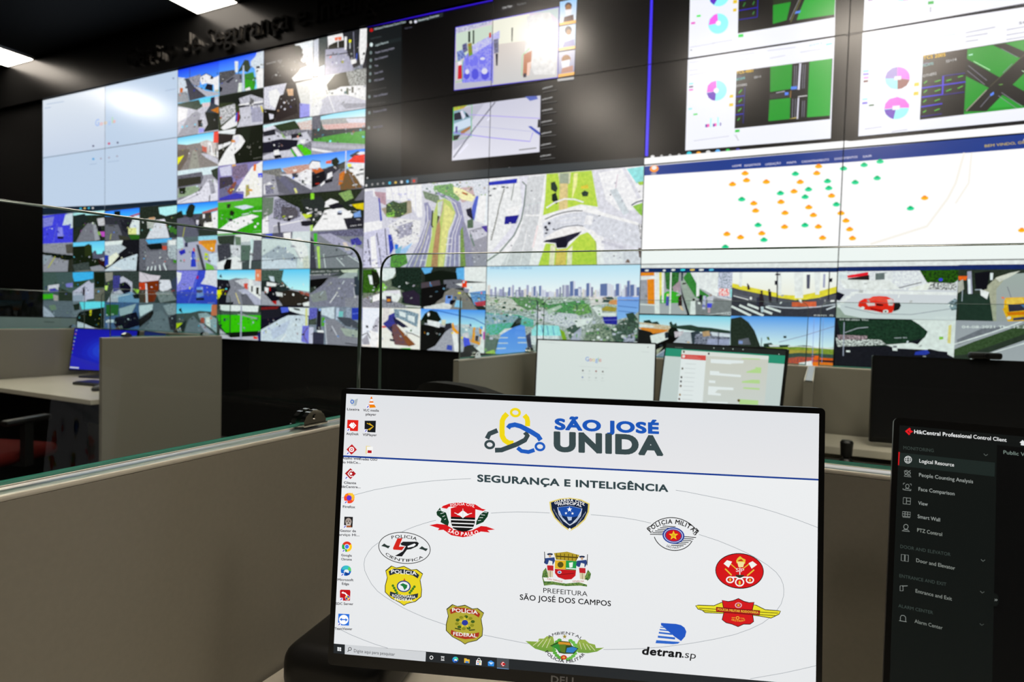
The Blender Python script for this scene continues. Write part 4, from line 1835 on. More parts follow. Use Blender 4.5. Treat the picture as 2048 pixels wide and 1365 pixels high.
556 1464,576 1555,596 1600,604 1680,588 1680,610 1600,618 1545,614 1464,592
l 667 2 1470,588 1545,608
l bbc 2.4 1538,612 1570,616 1600,617 1640,614 1680,608
eef 1590,545 1608,545 1608,597 1592,597
eef 1556,545 1566,545 1565,592 1558,590
eef 1482,545 1488,545 1487,574 1481,573
f4f0ea 1630,545 1642,545 1640,590 1632,590
l 99c 4 1650,549 1649,576
557 1615,550 1622,550 1621,578 1615,578
l 223 2.4 1557,545 1557,606
223 1552,562 1557,562 1557,571 1552,570
223 1553,548 1563,548 1563,551 1553,551
l 223 2 1660,545 1658,600
223 1660,558 1666,557 1665,565 1660,565
c64 1586,604 1634,604 1634,614 1586,614
454 1595,600 1618,600 1616,604 1596,604
l eef 4.6 1466,613 1505,632
l eef 4.6 1482,611 1530,632
l eef 4.6 1498,609 1547,628
l eef 4 1534,614 1564,624
l ccd 3 1654,620 1674,612
l ddd 1.6 1470,592 1500,600
323 1522,588 1528,586 1531,602 1527,628 1520,626
335 1516,596 1522,594 1520,616 1516,606
323 1539,584 1545,583 1546,606 1541,606
o 543 1526,584,2.6,2.6 1541,581,2.2,2.6
bcd 1524,614 1530,614 1530,625 1525,625
423 1497,566 1502,572 1503,580 1498,580
t eee 2.6 1629,632 1673,633 cam 01
@ 6 3.5 6.5 4
8cf>e4f2ff 1280,630 1475,634 1475,672 1280,660
243 1290,642 1303,640 1310,648 1292,646
243 1308,645 1318,643 1324,650 1308,650
b96~dcb:60:6 1280,644 1310,648 1345,652 1348,666 1290,660
eee 1284,648 1312,652 1310,656 1286,654
d83 1280,655 1340,660 1334,665 1310,668 1290,662
222 1280,658 1305,664 1312,670 1304,692 1280,692
eee 1304,672 1336,664 1340,678 1308,692
234 1333,666 1340,664 1340,676 1334,678
243~354 1342,646 1346,643 1350,650 1356,646 1358,652 1385,650 1400,654 1425,656 1475,664 1475,674 1425,666 1400,664 1345,656
121 1340,662 1346,654 1356,656 1362,664 1350,674 1342,670
aab~bbc 1346,690 1372,664 1384,664 1394,692 1390,710 1300,735 1310,715
b9a~dcd 1352,664 1372,662 1366,672 1354,676
78a 1302,722 1336,700 1345,720 1320,735 1300,735
aa8 1302,706 1330,694 1320,708 1302,716
345 1385,665 1400,662 1412,674 1408,690 1388,690
335~99b:50:6 1394,670 1415,664 1475,668 1475,696 1392,694
cce 1425,664 1475,670 1475,676 1428,672
b97 1408,664 1422,662 1424,672 1410,674
99c 1420,678 1475,680 1475,690 1416,690
l 224 1.6 1441,662 1440,692
@ 6.5 3.5 7 4
59e>c8e6ff 1460,632 1680,636 1680,700 1460,690
232~343:46:5 1464,638 1485,634 1500,645 1512,662 1524,694 1464,700
667 1480,680 1500,676 1505,690 1480,690
l 557 1.4 1526,676 1525,700
243 1530,688 1545,686 1550,691 1580,690 1584,693 1610,691 1640,695 1680,696 1680,704 1530,696
dde 1540,690 1560,690 1562,694 1542,694
dde 1578,692 1610,693 1650,695 1680,697 1680,700 1580,696
673~9a4:40:4 1526,696 1600,694 1680,700 1680,720 1530,715
a94 1580,700 1640,702 1630,708 1580,708
354~465:46:5 1530,712 1600,706 1680,710 1680,720 1530,720
c63~845:60:5 1570,718 1600,714 1680,718 1680,736 1570,732
d62 1624,712 1640,712 1642,716 1680,718 1680,722 1630,720
dde 1600,726 1625,722 1632,732 1600,734
d72 1625,725 1640,724 1680,728 1680,738 1630,738
322 1636,720 1680,722 1680,726 1640,724
l 88b 1.2 1560,685 1610,672 1680,650
l 89c 1 1630,636 1626,726
l 89c 1 1648,636 1645,726
@ 7 3 7.5 3.5
bbc>ccd0d4 1670,545 1990,545 1990,650 1670,650
fff 1660,520 2000,515 2000,534 1660,537
1c2f66 1670,535 2000,532 2000,541 1670,544
eee~bbc:50:5 1670,544 1912,542 1905,580 1820,582 1720,576 1670,582
cde 1676,546 1695,543 1694,562 1676,562
d23 1695,552 1736,545 1736,552 1696,557
322 1696,558 1738,551 1738,561 1697,564
677 1750,548 1774,546 1774,560 1750,561
dde 1768,548 1784,544 1784,560 1768,562
l 445 1.6 1776,580 1800,576 1840,566
361~131:46:6 1836,542 1912,541 1910,562 1890,578 1868,572 1850,566
222~ddd:60:7 1855,566 1908,568 1906,582 1850,580
o 44c 1877,561,4,3
eec 1815,578 1860,566 1850,582 1815,582
dcdcd8 1680,560 1778,562 1800,580 1740,582 1690,578
f4f4f4 1700,585 1740,582 1912,586 1912,592 1705,588
9a9 1670,604 1690,630 1740,640 1670,640
l 99a 1.4 1690,614 1750,628 1820,630 1900,618
o fff 1679,613,4,3 1685,606,4.5,3 1690,600,5,3.2 1697,595,5.5,3.2 1705,590,5.5,2.8
113 1670,582 1690,590 1680,602 1670,600
e32 1716,613 1718,604 1728,598 1738,598 1745,594 1758,593 1772,594 1785,600 1788,614 1783,626 1770,628 1745,622 1728,620
f54 1730,606 1742,597 1760,594 1774,598 1772,606 1750,602
ebb 1732,607 1748,606 1750,612 1736,613
311 1752,608 1766,610 1764,613 1752,612
cbb 1773,600 1782,599 1786,604 1784,612 1776,612
a11 1740,616 1770,622 1770,626 1742,621
o ddd 1725,617,4,3 1770,624,5.5,4
o 644 1770,624,2,1.6
222 1787,606 1797,606 1800,612 1796,620 1785,624
344~8ab:50:6 1890,608 1904,598 1914,604 1912,620 1898,622
o eee 1893,611,2,2 1899,613,2,2
t eee 2.8 1866,637 1908,637 cam 01
@ 7.5 3 8 3.5
232~343:46:5 1900,540 2200,536 2200,660 1900,660
fff 1900,515 2200,510 2200,532 1900,534
1c2f66 1900,532 2200,530 2200,541 1900,541
99a8a0>9a9aa0 1968,580 1990,560 2010,550 2200,540 2200,660 1984,650 1978,610
aa8 1954,600 1962,578 1985,556 2010,548 2000,560 1984,580 1984,650 1974,640
ccb 1982,558 2010,548 2030,544 2010,556 1990,566
99b 1928,545 1936,544 1941,644 1931,644
cde 1929,560 1934,560 1938,640 1933,640
e62 1911,554 1929,554 1926,562 1912,562
aa9 1910,566 1920,560 1922,580 1910,588
112 1942,548 1972,544 1966,580 1945,582
cde 1972,548 1978,548 1977,562 1972,562
l 9ab 2 1943,581 1956,581
243 1912,590 1970,588 1978,644 1912,644
ddd 1953,580 1970,586 1966,600 1954,592
l 9ab 1.6 1919,582 1918,604
l 778 1.4 2005,575 2020,620
fa2 1999,603 2002,597 2036,596 2046,612 2054,622 2054,642 2006,644 1998,624
fb5 2002,599 2034,597 2038,607 2004,610
335 2006,611 2042,608 2047,621 2008,625
57a 2030,611 2040,610 2038,618
c71 2004,626 2050,624 2052,630 2006,632
o eee 2008,637,4,3
446 2016,637 2042,634 2044,640 2016,642
o fa2 1998,620,2.4,2
@ 7 3.5 7.5 4
112~223:40:5 1670,632 1915,636 1915,745 1670,745
fff 1812,640 1915,642 1912,720 1880,704 1830,692 1848,672
132~253:40:5 1676,640 1820,640 1836,650 1852,664 1846,676 1800,688 1760,700 1686,690
eed~333:60:7 1672,676 1760,680 1772,690 1676,694
c9a~222:60:7 1676,670 1735,672 1733,680 1676,680
f6f0dc 1878,652 1912,644 1910,694 1868,684
fc8 1892,652 1898,650 1896,688 1890,686
8b4 1874,674 1882,674 1882,679 1874,680
112~223:46:5 1670,694 1775,692 1850,700 1890,704 1890,745 1670,745
34a 1828,704 1850,700 1856,706 1848,710 1826,710
eee 1770,690 1820,686 1860,696 1850,700 1790,697
l 99b 2 1689,645 1687,712
l aab 1.6 1690,666 1715,657 1736,655
t eee 2.6 1680,641 1736,642 04-08-2021 Thu
t ccd 2.2 1787,677 1811,677 cam 01
@ 7.5 3.5 8 4
99a>a8a8b0 1900,636 2200,630 2200,760 1900,760
778 1908,680 1960,656 2000,655 1910,690
352~463:50:6 1900,700 1940,684 2040,648 2120,622 2130,640 2040,672 1930,712 1900,716
343 1900,712 1930,708 2040,668 2130,634 2130,646 2040,680 1930,720 1900,722
l dde 2.4 1900,690 1980,664 2060,634
l dde 1.8 1930,720 2060,680
t f2f2f2 5 1918,657 2064,657 04-08-2021 Thu 15:21:37
'''
pic = Pic(wall_uv, 6e-5)
pic.z = 3
draw(pic, WALL)
pic.auto = False; pic.lim = (5 * PW, -4 * PH, 6 * PW, -3 * PH); pic.z = 12
rnd = random.Random(5)
for i in range(62):                                   # the skyline in the city feed
    x = 976 + i * 5 + rnd.uniform(-2, 2); wd = rnd.uniform(3, 7); h = rnd.choice((6, 8, 10, 12, 16, 20))
    if x > 1284: break
    pic.poly([(x, 594), (x, 590 - h), (x + wd, 590 - h), (x + wd, 594)], rnd.choice(('99b', 'aac', 'dde', 'ccd', '88a', 'e6dcd8')))
for x, y, wd in ((1019, 575, 4), (1070, 573, 4), (1081, 572, 4), (1143, 563, 7), (1152, 578, 8), (1176, 567, 6), (1204, 568, 14), (1235, 568, 7), (1258, 562, 5), (1264, 570, 8), (1277, 575, 6)):
    pic.poly([(x, 592), (x, y), (x + wd, y - 1), (x + wd, 592)], '67a'); pic.poly([(x + wd, 592), (x + wd, y - 1), (x + wd * 1.6, y), (x + wd * 1.6, 592)], 'dde')
pic.z = 110
for _ in range(420):                                  # trees, roofs and houses under the skyline
    x, y = rnd.uniform(974, 1286), rnd.uniform(592, 706); a, b = rnd.uniform(2, 7), rnd.uniform(1.2, 4) * (1 + (y - 592) / 90)
    if (984 < x < 1134 and y > 646) or (x > 1226 and y < 638) or (1200 < x < 1242 and 630 < y < 652) or (1206 < x < 1240 and 612 < y < 634): continue
    col = rnd.choice(('465', '354', '686', '243', '7a6', 'ddd', 'eee', 'bbb', 'a98', '575', '8a7', 'ccd', '9aa'))
    if rnd.random() < .5: pic.poly([(x, y), (x + a, y + .3), (x + a, y + b * .7), (x + .2, y + b * .7)], col)
    else: pic.ell(x, y, a * .6, b * .6, col, 0, 7)
pic.lim = (4 * PW, -3 * PH, 5 * PW, -2 * PH); pic.z = 110
for x0, y0, x1, y1, n, cs in ((778, 440, 838, 486, 90, ('eee', 'ddd', 'bbb', '99a', '778', 'ccd')), (850, 362, 976, 392, 60, ('465', '8a6', 'ddd', 'eee', '576', 'a98')), (728, 490, 778, 530, 34, ('99b', 'dde', '667', 'aac')), (945, 455, 974, 528, 30, ('99a', 'bbc', '778', 'dde')), (776, 402, 812, 428, 30, ('354', '465', '9b6', '243')), (762, 384, 838, 400, 16, ('dde', 'bbd'))):
    for _ in range(n):
        x, y, a = rnd.uniform(x0, x1), rnd.uniform(y0, y1), rnd.uniform(1.2, 4.4); pic.poly([(x, y), (x + a, y - .3), (x + a + .3, y + a * .6), (x + .3, y + a * .7)], rnd.choice(cs))
pic.lim = (5 * PW, -3 * PH, 6 * PW, -2 * PH); pic.z = 110
for k in range(22):
    t = k / 21; pic.ell(1010 - 26 * t + rnd.uniform(-1, 1), 378 + 100 * t, 1, 1.4, '443', 0, 6)
for x, y in ((1064, 380), (1070, 396), (1060, 470), (1024, 490), (1232, 365), (1246, 400), (1262, 460), (1230, 470), (1150, 434), (1190, 440), (1216, 512), (1230, 511), (1242, 514)): pic.poly([(x, y), (x + 3, y - .4), (x + 3.2, y + 1.6), (x + .2, y + 2)], rnd.choice(('445', 'fff', '99a')))
pic.lim = (6 * PW, -3 * PH, 8 * PW, -2 * PH); pic.z = 12
ZD = lambda t: [tuple(map(float, q.split(','))) for q in t.split()]
for x, y in ZD('525,943 533,981 457,1002 640,990 912,945 823,992 790,1043 992,1068 573,1107 720,1100 583,1147 742,1160 870,1130 895,1173 1043,1163 1070,1204 740,1236 922,1236 617,1271 428,1274 502,1292 945,1297 1090,1251 1105,1300 1488,1084 2030,1213 1998,1262 922,908'):
    pic.ell(1300 + x / 2.73, y / 2.73 + 2.2, 7.4, 4, 'fb1', -.02, 12); pic.ell(1300 + x / 2.73, y / 2.73 - .6, 4, 2.6, 'f92', 0, 10)
for x, y in ZD('797,948 970,989 1055,921 1165,903 1250,885 977,1027 868,1033 717,1053 850,1074 508,1085 1018,1116 1235,975 1118,997 1413,1140 597,1226 850,1228 629,1307 420,1345'):
    pic.ell(1300 + x / 2.73, y / 2.73 + 2.2, 7.4, 4, '2d9', -.02, 12); pic.ell(1300 + x / 2.73, y / 2.73 - .6, 4, 2.6, '1b7', 0, 10)

PANEL = [
    ['white search page, its upper left quarter', 'white search page, its upper right quarter', 'four street views, one with a white gabled house', 'four street views lit by a lamp reflection, one with a black tree', 'dark software window with a side menu', 'dark software window with face thumbnails', 'traffic charts and a green crossroads map', 'two pie charts and a diagonal green road map'],
    ['white search page, its lower left quarter', 'white search page, its lower right quarter', 'four street views, one with a yellow triangle', 'a wide street with red roofs under two street views', 'silver pickup truck in a dark window', 'grey road picture and a list of unknown', 'lower half of pie charts over a taskbar', 'lower half of the diagonal road map over a blue banner'],
    ['four small street views, one all blue', 'four small street views, one with a zebra crossing', 'four street views, one with a green lawn', 'motorbikes crowding a street above two road views', 'curving highways between white tower blocks', 'a road bridge over a grassy cutting', 'white map with many orange and green dots', 'white map with few dots at the far right'],
    ['four dim street views behind the blue monitor', 'four dim street views, one with an orange wall', 'four street views, one with a bright green field', 'four road views, two with empty grey lanes', 'four street views, one with an orange sign', 'city skyline over trees and blue roofs', 'people walking, a crossing and blue skies', 'red car, yellow car and a roadside hedge']]
for r in range(4):
    for c in range(8):
        u0, v0 = c * PW, -r * PH
        p = empty('video_wall_panel', (WX + u0 + PW / 2, WY, WZ + v0 - PH / 2), 0,
                  'video wall screen showing ' + PANEL[r][c], 'screen', 'screens of the video wall')
        MB().box((0, .0155, 0), (PW - .0012, .029, PH - .0012), bev=.001, seg=1).build('frame', M['bezel'], p)
        g = .0027
        o = pic.build('screen', M['wallpic'], p, (u0 + g, v0 - PH + g, u0 + PW - g, v0 - g), (u0 + PW / 2, v0 - PH / 2))
        o.rotation_euler.x = math.pi / 2
# ------------------------------------------------------------------ monitors
def rrect(x0, z0, x1, z1, r, n=5):
    P = []
    for cx, cz, a in ((x1 - r, z1 - r, 0), (x0 + r, z1 - r, 90), (x0 + r, z0 + r, 180), (x1 - r, z0 + r, 270)):
        for i in range(n + 1):
            t = math.radians(a + 90 * i / n); P.append((cx + r * math.cos(t), cz + r * math.sin(t)))
    return P


def monitor(label, P, yaw, tilt, zdesk, painter, w=.527, h=.2965, bez=.0062, top=.0062, chin=.0135, back=.105, logo=None, group=None):
    """P is the screen's upper left corner in the room"""
    P = Vector(P); x, u, n = display_axes(yaw, tilt)
    Cw = P + x * (w / 2) - u * (h / 2); yl = Vector((-math.sin(yaw), math.cos(yaw), 0))
    base = Cw + yl * back
    root = empty('computer_monitor', (base.x, base.y, zdesk), yaw, label, 'monitor', group)
    hc = Vector((0, -back, Cw.z - zdesk))

    def head(mb, name, m, parent=root, **k):
        o = mb.build(name, m, parent, **k); o.location = hc; o.rotation_euler.x = -tilt; return o
    o = head(MB().prism(rrect(-w / 2 - bez, -h / 2 - chin, w / 2 + bez, h / 2 + top, .005), 0, .016, 'y'), 'bezel', M['bezel'])
    hs = MB().box((0, .0235, -.004), (w - .01, .016, h - .004), bev=.006)
    hs.box((0, .041, -.01), (w * .5, .026, h * .62), bev=.012, seg=3)
    head(hs, 'rear_housing', M['black'], smooth=True)
    zb = hc.z - .02
    MB().box((0, -back + .07, zb / 2 + .005), (.065, .028, zb - .002), bev=.006).build('stand_neck', M['black'], root, smooth=True)
    MB().prism(rrect(-.11, -.175, .11, .005, .03, 6), 0, .011).build('stand_base', M['black'], root)
    p = Pic(plane_map(P, yaw, tilt)); p.lim = (0, -h, w, 0); p.z = 4
    painter(p, w, h)
    s = p.build('screen', M['pic'], root, (0, -h, w, 0), (w / 2, -h / 2))
    s.location = hc; s.rotation_euler.x = math.pi / 2 - tilt
    if logo:
        vs, fs, x0, x1 = glyphs(logo, .02); k = .0075 / CAP
        lo = mesh_obj('logo', [((v[0] - (x0 + x1) / 2) * k * 1.15, -.0004, -h / 2 - chin / 2 - .0036 + v[1] * k) for v in vs], fs, M['grey'], root)
        lo.location = hc; lo.rotation_euler.x = -tilt
    return root


def fill(p, w, h, c): p.raw([(0, 0), (w, 0), (w, -h), (0, -h)], c)


def shield(p, cx, cy, s, sl, pts, col): p.poly([(cx + a * s, cy + b * s + sl * a * s) for a, b in pts], col)


def icons(p):
    """desktop shortcuts down the left side"""
    B0 = 10
    def lab(lines, cx, y):
        for i, t in enumerate(lines):
            n = len(t) * 1.75
            p.z = B0 + 2
            p.txt(t, (cx - n + .5, y + i * 8 + .4), (cx + n + .5, y + i * 8 + 1.2), 4.6, 'bbb', .035)
            p.txt(t, (cx - n, y + i * 8), (cx + n, y + i * 8 + .8), 4.6, '223', .008)
    def arrow(x, y):
        p.poly([(x, y), (x + 6, y + .3), (x + 6, y + 6), (x, y + 6)], 'eef'); p.ln([(x + 1.4, y + 4.8), (x + 4.4, y + 1.6)], 1.6, '12a')
    p.z = B0                                        # recycle bin
    p.poly([(701, 798), (712, 796), (716, 798), (713, 811), (709, 813), (703, 811)], 'c6ced2'); p.poly([(709, 801), (716, 798), (713, 811), (709, 813)], 'aeb8bd')
    p.poly([(701, 797), (711, 794.5), (716, 797), (709, 800)], 'e4e8ea'); p.ring(704.5, 804, 3, 3.4, 1.7, '26c', 0, 9)
    lab(['Lixeira'], 706.5, 821)
    p.z = B0                                        # striped cone
    p.poly([(737, 812), (749, 810), (752, 815.5), (736, 816.5)], 'e80'); p.poly([(742, 794), (744, 794), (749, 812), (737, 812)], 'e71')
    p.poly([(741, 798.5), (745.2, 798.5), (746.4, 803), (740, 803)], 'f4f4f4'); p.poly([(739, 806), (747.4, 806), (748.4, 809.6), (738, 809.6)], 'f4f4f4')
    arrow(733, 811); lab(['VLC media', 'player'], 742, 823)
    p.z = B0
    p.poly([(695, 840), (717, 841), (716, 863), (694, 862)], 'e2231a')
    p.poly([(698, 851), (703.5, 845.5), (709, 851.5), (703.5, 857)], 'fff'); p.ln([(706, 846), (711.5, 851.5), (705.5, 857.5)], 2.6, 'fff')
    arrow(694, 857); lab(['AnyDesk'], 705, 870)
    p.z = B0
    p.poly([(729.5, 842), (752, 842), (751, 865.5), (729, 864.5)], '14181c')
    for k in (0, 4.5): p.ln([(734 + k, 847), (747, 853.5), (734 + k, 861)], 1.6, 'e8b820')
    arrow(729, 859); lab(['VSPlayer'], 739.5, 872)
    p.z = B0                                        # red diamond with cog
    p.poly([(693, 899.5), (704, 889), (714, 900), (703, 910)], 'c4161c'); p.ring(703.3, 899.6, 4.2, 4.2, 2.2, 'fff', 0, 10); p.ell(703.3, 899.6, 1.6, 1.6, 'fff')
    arrow(693, 904); lab(['Atalho web', 'do HikCe...'], 702, 919)
    p.z = B0
    p.poly([(732, 892), (741, 893), (742, 909), (731, 908)], 'ead9a0'); p.poly([(734, 894), (746, 894), (745, 909), (734, 909)], 'f6f6f4'); p.poly([(735.5, 901), (743.5, 901.5), (743.4, 907), (735, 906.6)], 'b5121b')
    lab(['Fredes OSO'], 737, 921)
    p.z = B0
    p.poly([(690, 947.5), (701, 937), (712, 948), (701, 959)], 'b0151c'); p.ln([(706, 943), (701, 942), (696, 948), (701, 954), (706, 953)], 1.8, 'fff')
    p.poly([(699, 948), (702, 945), (705, 948), (702, 951)], 'fff'); arrow(690, 953); lab(['Cliente', 'HikCentra...'], 700, 968)
    p.z = B0
    p.ell(698.5, 997, 10.5, 10.5, 'f5482a'); p.ell(700, 995, 9.5, 8.5, 'fb3', 0, 20, -60, 120); p.poly([(702, 988), (705, 986), (708, 994), (703, 994)], 'fc3'); p.ell(698.5, 996.5, 5, 5.2, '63c')
    p.poly([(689, 992), (692, 988), (696, 990), (693, 994)], 'f80'); arrow(689, 1002); lab(['Firefox'], 698, 1016)
    p.z = B0                                        # dog portrait, kept plain
    p.poly([(689, 1034), (706, 1034.5), (705, 1055.5), (688, 1055)], '1a1a1c'); p.ell(697, 1044, 6.4, 7.4, 'a59890'); p.ell(697, 1049, 5, 4, 'c4bcb4'); p.ell(694.4, 1043, 1, 1.2, '222'); p.ell(699.6, 1043, 1, 1.2, '222'); p.ell(697, 1047, 2, 1.2, '322')
    p.poly([(691, 1052), (703, 1052), (702, 1055.4), (692, 1055.4)], 'a52'); arrow(687, 1051); lab(['Gestor de', 'serviço Hi...'], 696, 1064)
    p.z = B0
    p.ell(694, 1094, 10, 10.4, 'fc2', 0, 24, -90, 30); p.ell(694, 1094, 10, 10.4, 'd32', 0, 24, 30, 150); p.ell(694, 1094, 10, 10.4, '2a4', 0, 24, 150, 270)
    p.ell(694, 1094, 5, 5.2, 'fff'); p.ell(694, 1094, 4, 4.2, '47e'); arrow(684.5, 1099); lab(['Google', 'Chrome'], 693, 1113)
    def edge(cx, cy, r):
        p.ell(cx, cy, r, r, '1568c8'); p.ell(cx + r * .1, cy - r * .18, r * .9, r * .82, '38c0c8', 0, 20, 0, 180); p.ell(cx + r * .3, cy - r * .1, r * .7, r * .7, '5cd06c', 0, 16, -20, 70)
        p.ell(cx + r * .1, cy + r * .2, r * .5, r * .42, 'e8f0f4'); p.poly([(cx - r * .3, cy + r * .2), (cx + r * .6, cy + r * .5), (cx + r * .7, cy + r * .8), (cx, cy + r)], '0c3c90')
    p.z = B0; edge(692, 1142, 10.4); arrow(682, 1147); lab(['Microsoft', 'Edge'], 691, 1162)
    p.z = B0
    p.poly([(682, 1180), (700, 1180.5), (701, 1184), (700, 1202), (680, 1202), (680, 1182)], 'c0131a'); p.ln([(684, 1186), (690, 1187), (696, 1193)], 2.6, 'fff'); p.poly([(683, 1186), (687, 1183.5), (687, 1188.5)], 'fff')
    p.ell(695, 1196, 4.6, 5, 'f4f4f4'); p.ell(695, 1196, 4, 4.4, '24a', 0, 12, 0, 90); p.ell(695, 1196, 4, 4.4, '24a', 0, 12, 180, 270); p.ell(695, 1196, 4, 4.4, 'fc2', 0, 12, 90, 180); p.ell(695, 1196, 4, 4.4, 'fc2', 0, 12, 270, 360)
    arrow(680, 1196); lab(['SDC Server'], 689, 1210)
    p.z = B0
    p.poly([(677, 1228), (699, 1229), (698, 1252), (676, 1251)], '2470dc'); p.ell(687.5, 1240, 9.4, 9.6, 'fff'); p.ln([(681, 1239.6), (694.5, 1240.4)], 2.2, '2470dc')
    p.poly([(679.5, 1239.5), (684, 1236), (684, 1243)], '2470dc'); p.poly([(695.5, 1240.5), (691, 1237), (691, 1244)], '2470dc'); arrow(676, 1246); lab(['TeamViewer'], 687, 1260)
    return edge


def crests(p):
    T = math.radians
    # --- shield with red ribbons and leaves
    z0 = 10; p.z = z0
    G = '123a24'
    p.poly([(873, 1025), (880, 1016), (883, 1023), (892, 1026), (898, 1045), (896, 1053), (881, 1045), (883, 1038), (874, 1031)], G)
    p.poly([(977.5, 1025), (969, 1023), (960, 1030), (953, 1043), (952, 1051), (966.5, 1045), (975, 1034)], G)
    for k in range(4):
        p.ln([(877 + k * 4, 1022 + k * 6), (886 + k * 2, 1020 + k * 6)], 1, 'eef2f2'); p.ln([(974 - k * 4, 1026 + k * 5), (965 - k * 3, 1024 + k * 6)], 1, 'eef2f2')
    p.poly([(899, 1015), (926, 1009), (953, 1017), (952, 1047), (947, 1059), (926, 1068), (905, 1058), (900, 1047)], 'f4f4f4')
    p.poly([(901.6, 1017), (926, 1011), (951, 1018), (950.6, 1036), (901.8, 1034)], 'd0141a')
    p.poly([(901.8, 1034), (950.6, 1036), (949.8, 1047), (945.6, 1058), (926, 1066.6), (906, 1057), (902, 1046)], '111')
    for k in range(3): p.ln([(902 + k, 1039.6 + k * 7), (950.4 - k * 2, 1041.4 + k * 7)], 2.2, 'f4f4f4')
    p.poly([(914, 1030), (926, 1021), (938, 1030), (931, 1033), (926, 1037), (920, 1032)], 'f4f4f4'); p.ln([(926, 1018), (926, 1037)], 1.4, 'ddd'); p.ln([(909, 1026), (916, 1029)], 1.4, 'f4f4f4'); p.ln([(936, 1029), (944, 1027)], 1.4, 'f4f4f4')
    R = 'd8151b'
    p.poly([(883, 1016), (886, 1012.5), (898, 1008), (912, 1006), (926, 1005.6), (951, 1009.5), (964, 1018), (972, 1019.5), (966, 1022.5), (953, 1019.5), (926, 1013.8), (898, 1014), (894, 1018)], R)
    p.arc('POLÍCIA CIVIL', 926, 1040, 46, 29, 122, 60, 5, 'fff', .015, .05)
    p.poly([(859, 1051), (874, 1048), (892, 1050), (909, 1060), (926, 1064), (944, 1061.5), (962, 1052.5), (973, 1053.5), (990, 1059.5), (975, 1061), (980, 1065.5), (962, 1063.5), (944, 1072), (926, 1075), (903, 1071), (887, 1060), (876, 1061), (878.6, 1057)], R)
    p.arc('SÃO PAULO', 926, 1040, 50, 32, 232, 310, 7, 'fff', .02, .06)
    # --- municipal guard
    p.z = z0
    O = [(-41, 8), (-20, 1), (0, -1.5), (22, 1), (40, 9), (38.5, 26), (31, 42), (16, 56), (0, 66), (-16, 55), (-31, 40), (-39, 24)]
    shield(p, 1139.5, 997.5, 1, .03, O, 'e2cf72'); shield(p, 1139.5, 999.5, .92, .03, O, '10203f')
    I = [(-25, 18), (0, 14), (25, 19), (22, 34), (13, 46), (0, 54), (-13, 45), (-22, 33)]
    shield(p, 1139.5, 998, 1, .03, I, 'cfd8e4'); shield(p, 1139.5, 999.4, .93, .03, I, '1c4fa8')
    shield(p, 1139.5, 999.4, .93, .03, [(-22, 34), (-8, 37), (8, 38), (22, 34), (13, 46), (0, 54), (-13, 45)], '12284e')
    p.ln([(1118, 1022), (1124, 1036), (1134, 1046)], 2, 'cfd8e4'); p.ln([(1162, 1024), (1155, 1037), (1146, 1046)], 2, 'cfd8e4'); p.ln([(1121, 1031), (1128, 1043)], 1.2, '8fa4c8'); p.ln([(1159, 1032), (1151, 1044)], 1.2, '8fa4c8')
    def star(cx, cy, r, c):
        p.poly([(cx + (r if k % 2 == 0 else r * .42) * math.sin(k * math.pi / 5), cy - (r if k % 2 == 0 else r * .42) * math.cos(k * math.pi / 5)) for k in range(10)], c)
    star(1139, 1019.5, 5.4, 'fff'); star(1132, 1027, 3, 'fff'); star(1145, 1027.5, 3, 'fff'); p.poly([(1134, 1034), (1144, 1034.6), (1143, 1041), (1137, 1042)], 'b8c8e0'); p.ell(1139.4, 1059.6, 2.6, 3, 'f4f4f4')
    p.arc('GUARDA CIVIL', 1139.5, 1040, 48, 36.5, 128, 52, 5.4, 'fff', .02, .04); p.arc('MUNICIPAL', 1139.5, 1040, 48, 30, 119, 60, 5.2, 'fff', .02, .04)
    p.txt('SÃO JOSÉ DOS CAMPOS', (1107, 1021), (1126, 1052), 3.4, 'cdd6e2', 0); p.txt('PROTEGER E SERVIR', (1152, 1055), (1172, 1026), 3.4, 'cdd6e2', 0)
    # --- military police
    p.z = z0; K = '111'
    def ring_pts(cx, cy, rx, ry, a0, a1, sl=.06, n=24): return [(cx + rx * math.cos(T(a0 + (a1 - a0) * i / n)), cy - ry * math.sin(T(a0 + (a1 - a0) * i / n)) + sl * rx * math.cos(T(a0 + (a1 - a0) * i / n))) for i in range(n + 1)]
    p.ln(ring_pts(1346, 1095, 60, 59, 36, 140), 1.6, K); p.ln([(1294, 1058), (1302, 1066), (1306, 1062)], 1.6, K); p.ln([(1397, 1063), (1389, 1071), (1386, 1067)], 1.6, K)
    p.ln([(1293.4, 1057.5), (1300, 1053)], 1.6, K); p.ln([(1397.6, 1063), (1392, 1057)], 1.6, K)
    p.ln(ring_pts(1347, 1067, 40, 34.5, 196, 338), 1.6, K)
    p.arc('POLÍCIA MILITAR', 1346, 1094, 55, 46, 146, 33, 8.6, K, .025, .06)
    for k in range(6):
        p.ln([(1300 + k * 5, 1069 - k * 3.3), (1326 + k * 5, 1070 - k * 3.2)], 1.5, K); p.ln([(1392 - k * 5, 1075.6 + k * 3.3), (1362 - k * 4, 1073.4 + k * 3.5)], 1.5, K)
    p.ell(1346.7, 1071.6, 22, 16.5, '24409a', .05); p.ell(1346.7, 1071.6, 19, 14, 'dfe4f2', .05); p.ell(1346.7, 1071.6, 17.6, 12.8, '24409a', .05); p.ell(1346.7, 1071.6, 15.5, 11.2, 'd0161c', .05)
    star(1346.9, 1071.4, 10, 'f2cf2a'); star(1346.9, 1071.4, 5, 'e0a818')
    p.arc('SÃO PAULO', 1346.7, 1068, 30, 30, 240, 302, 4.6, K, .01, .05)
    # --- scientific police
    p.z = z0
    p.ring(809, 1096.6, 51.5, 31, 1.4, '222', .07, 48)
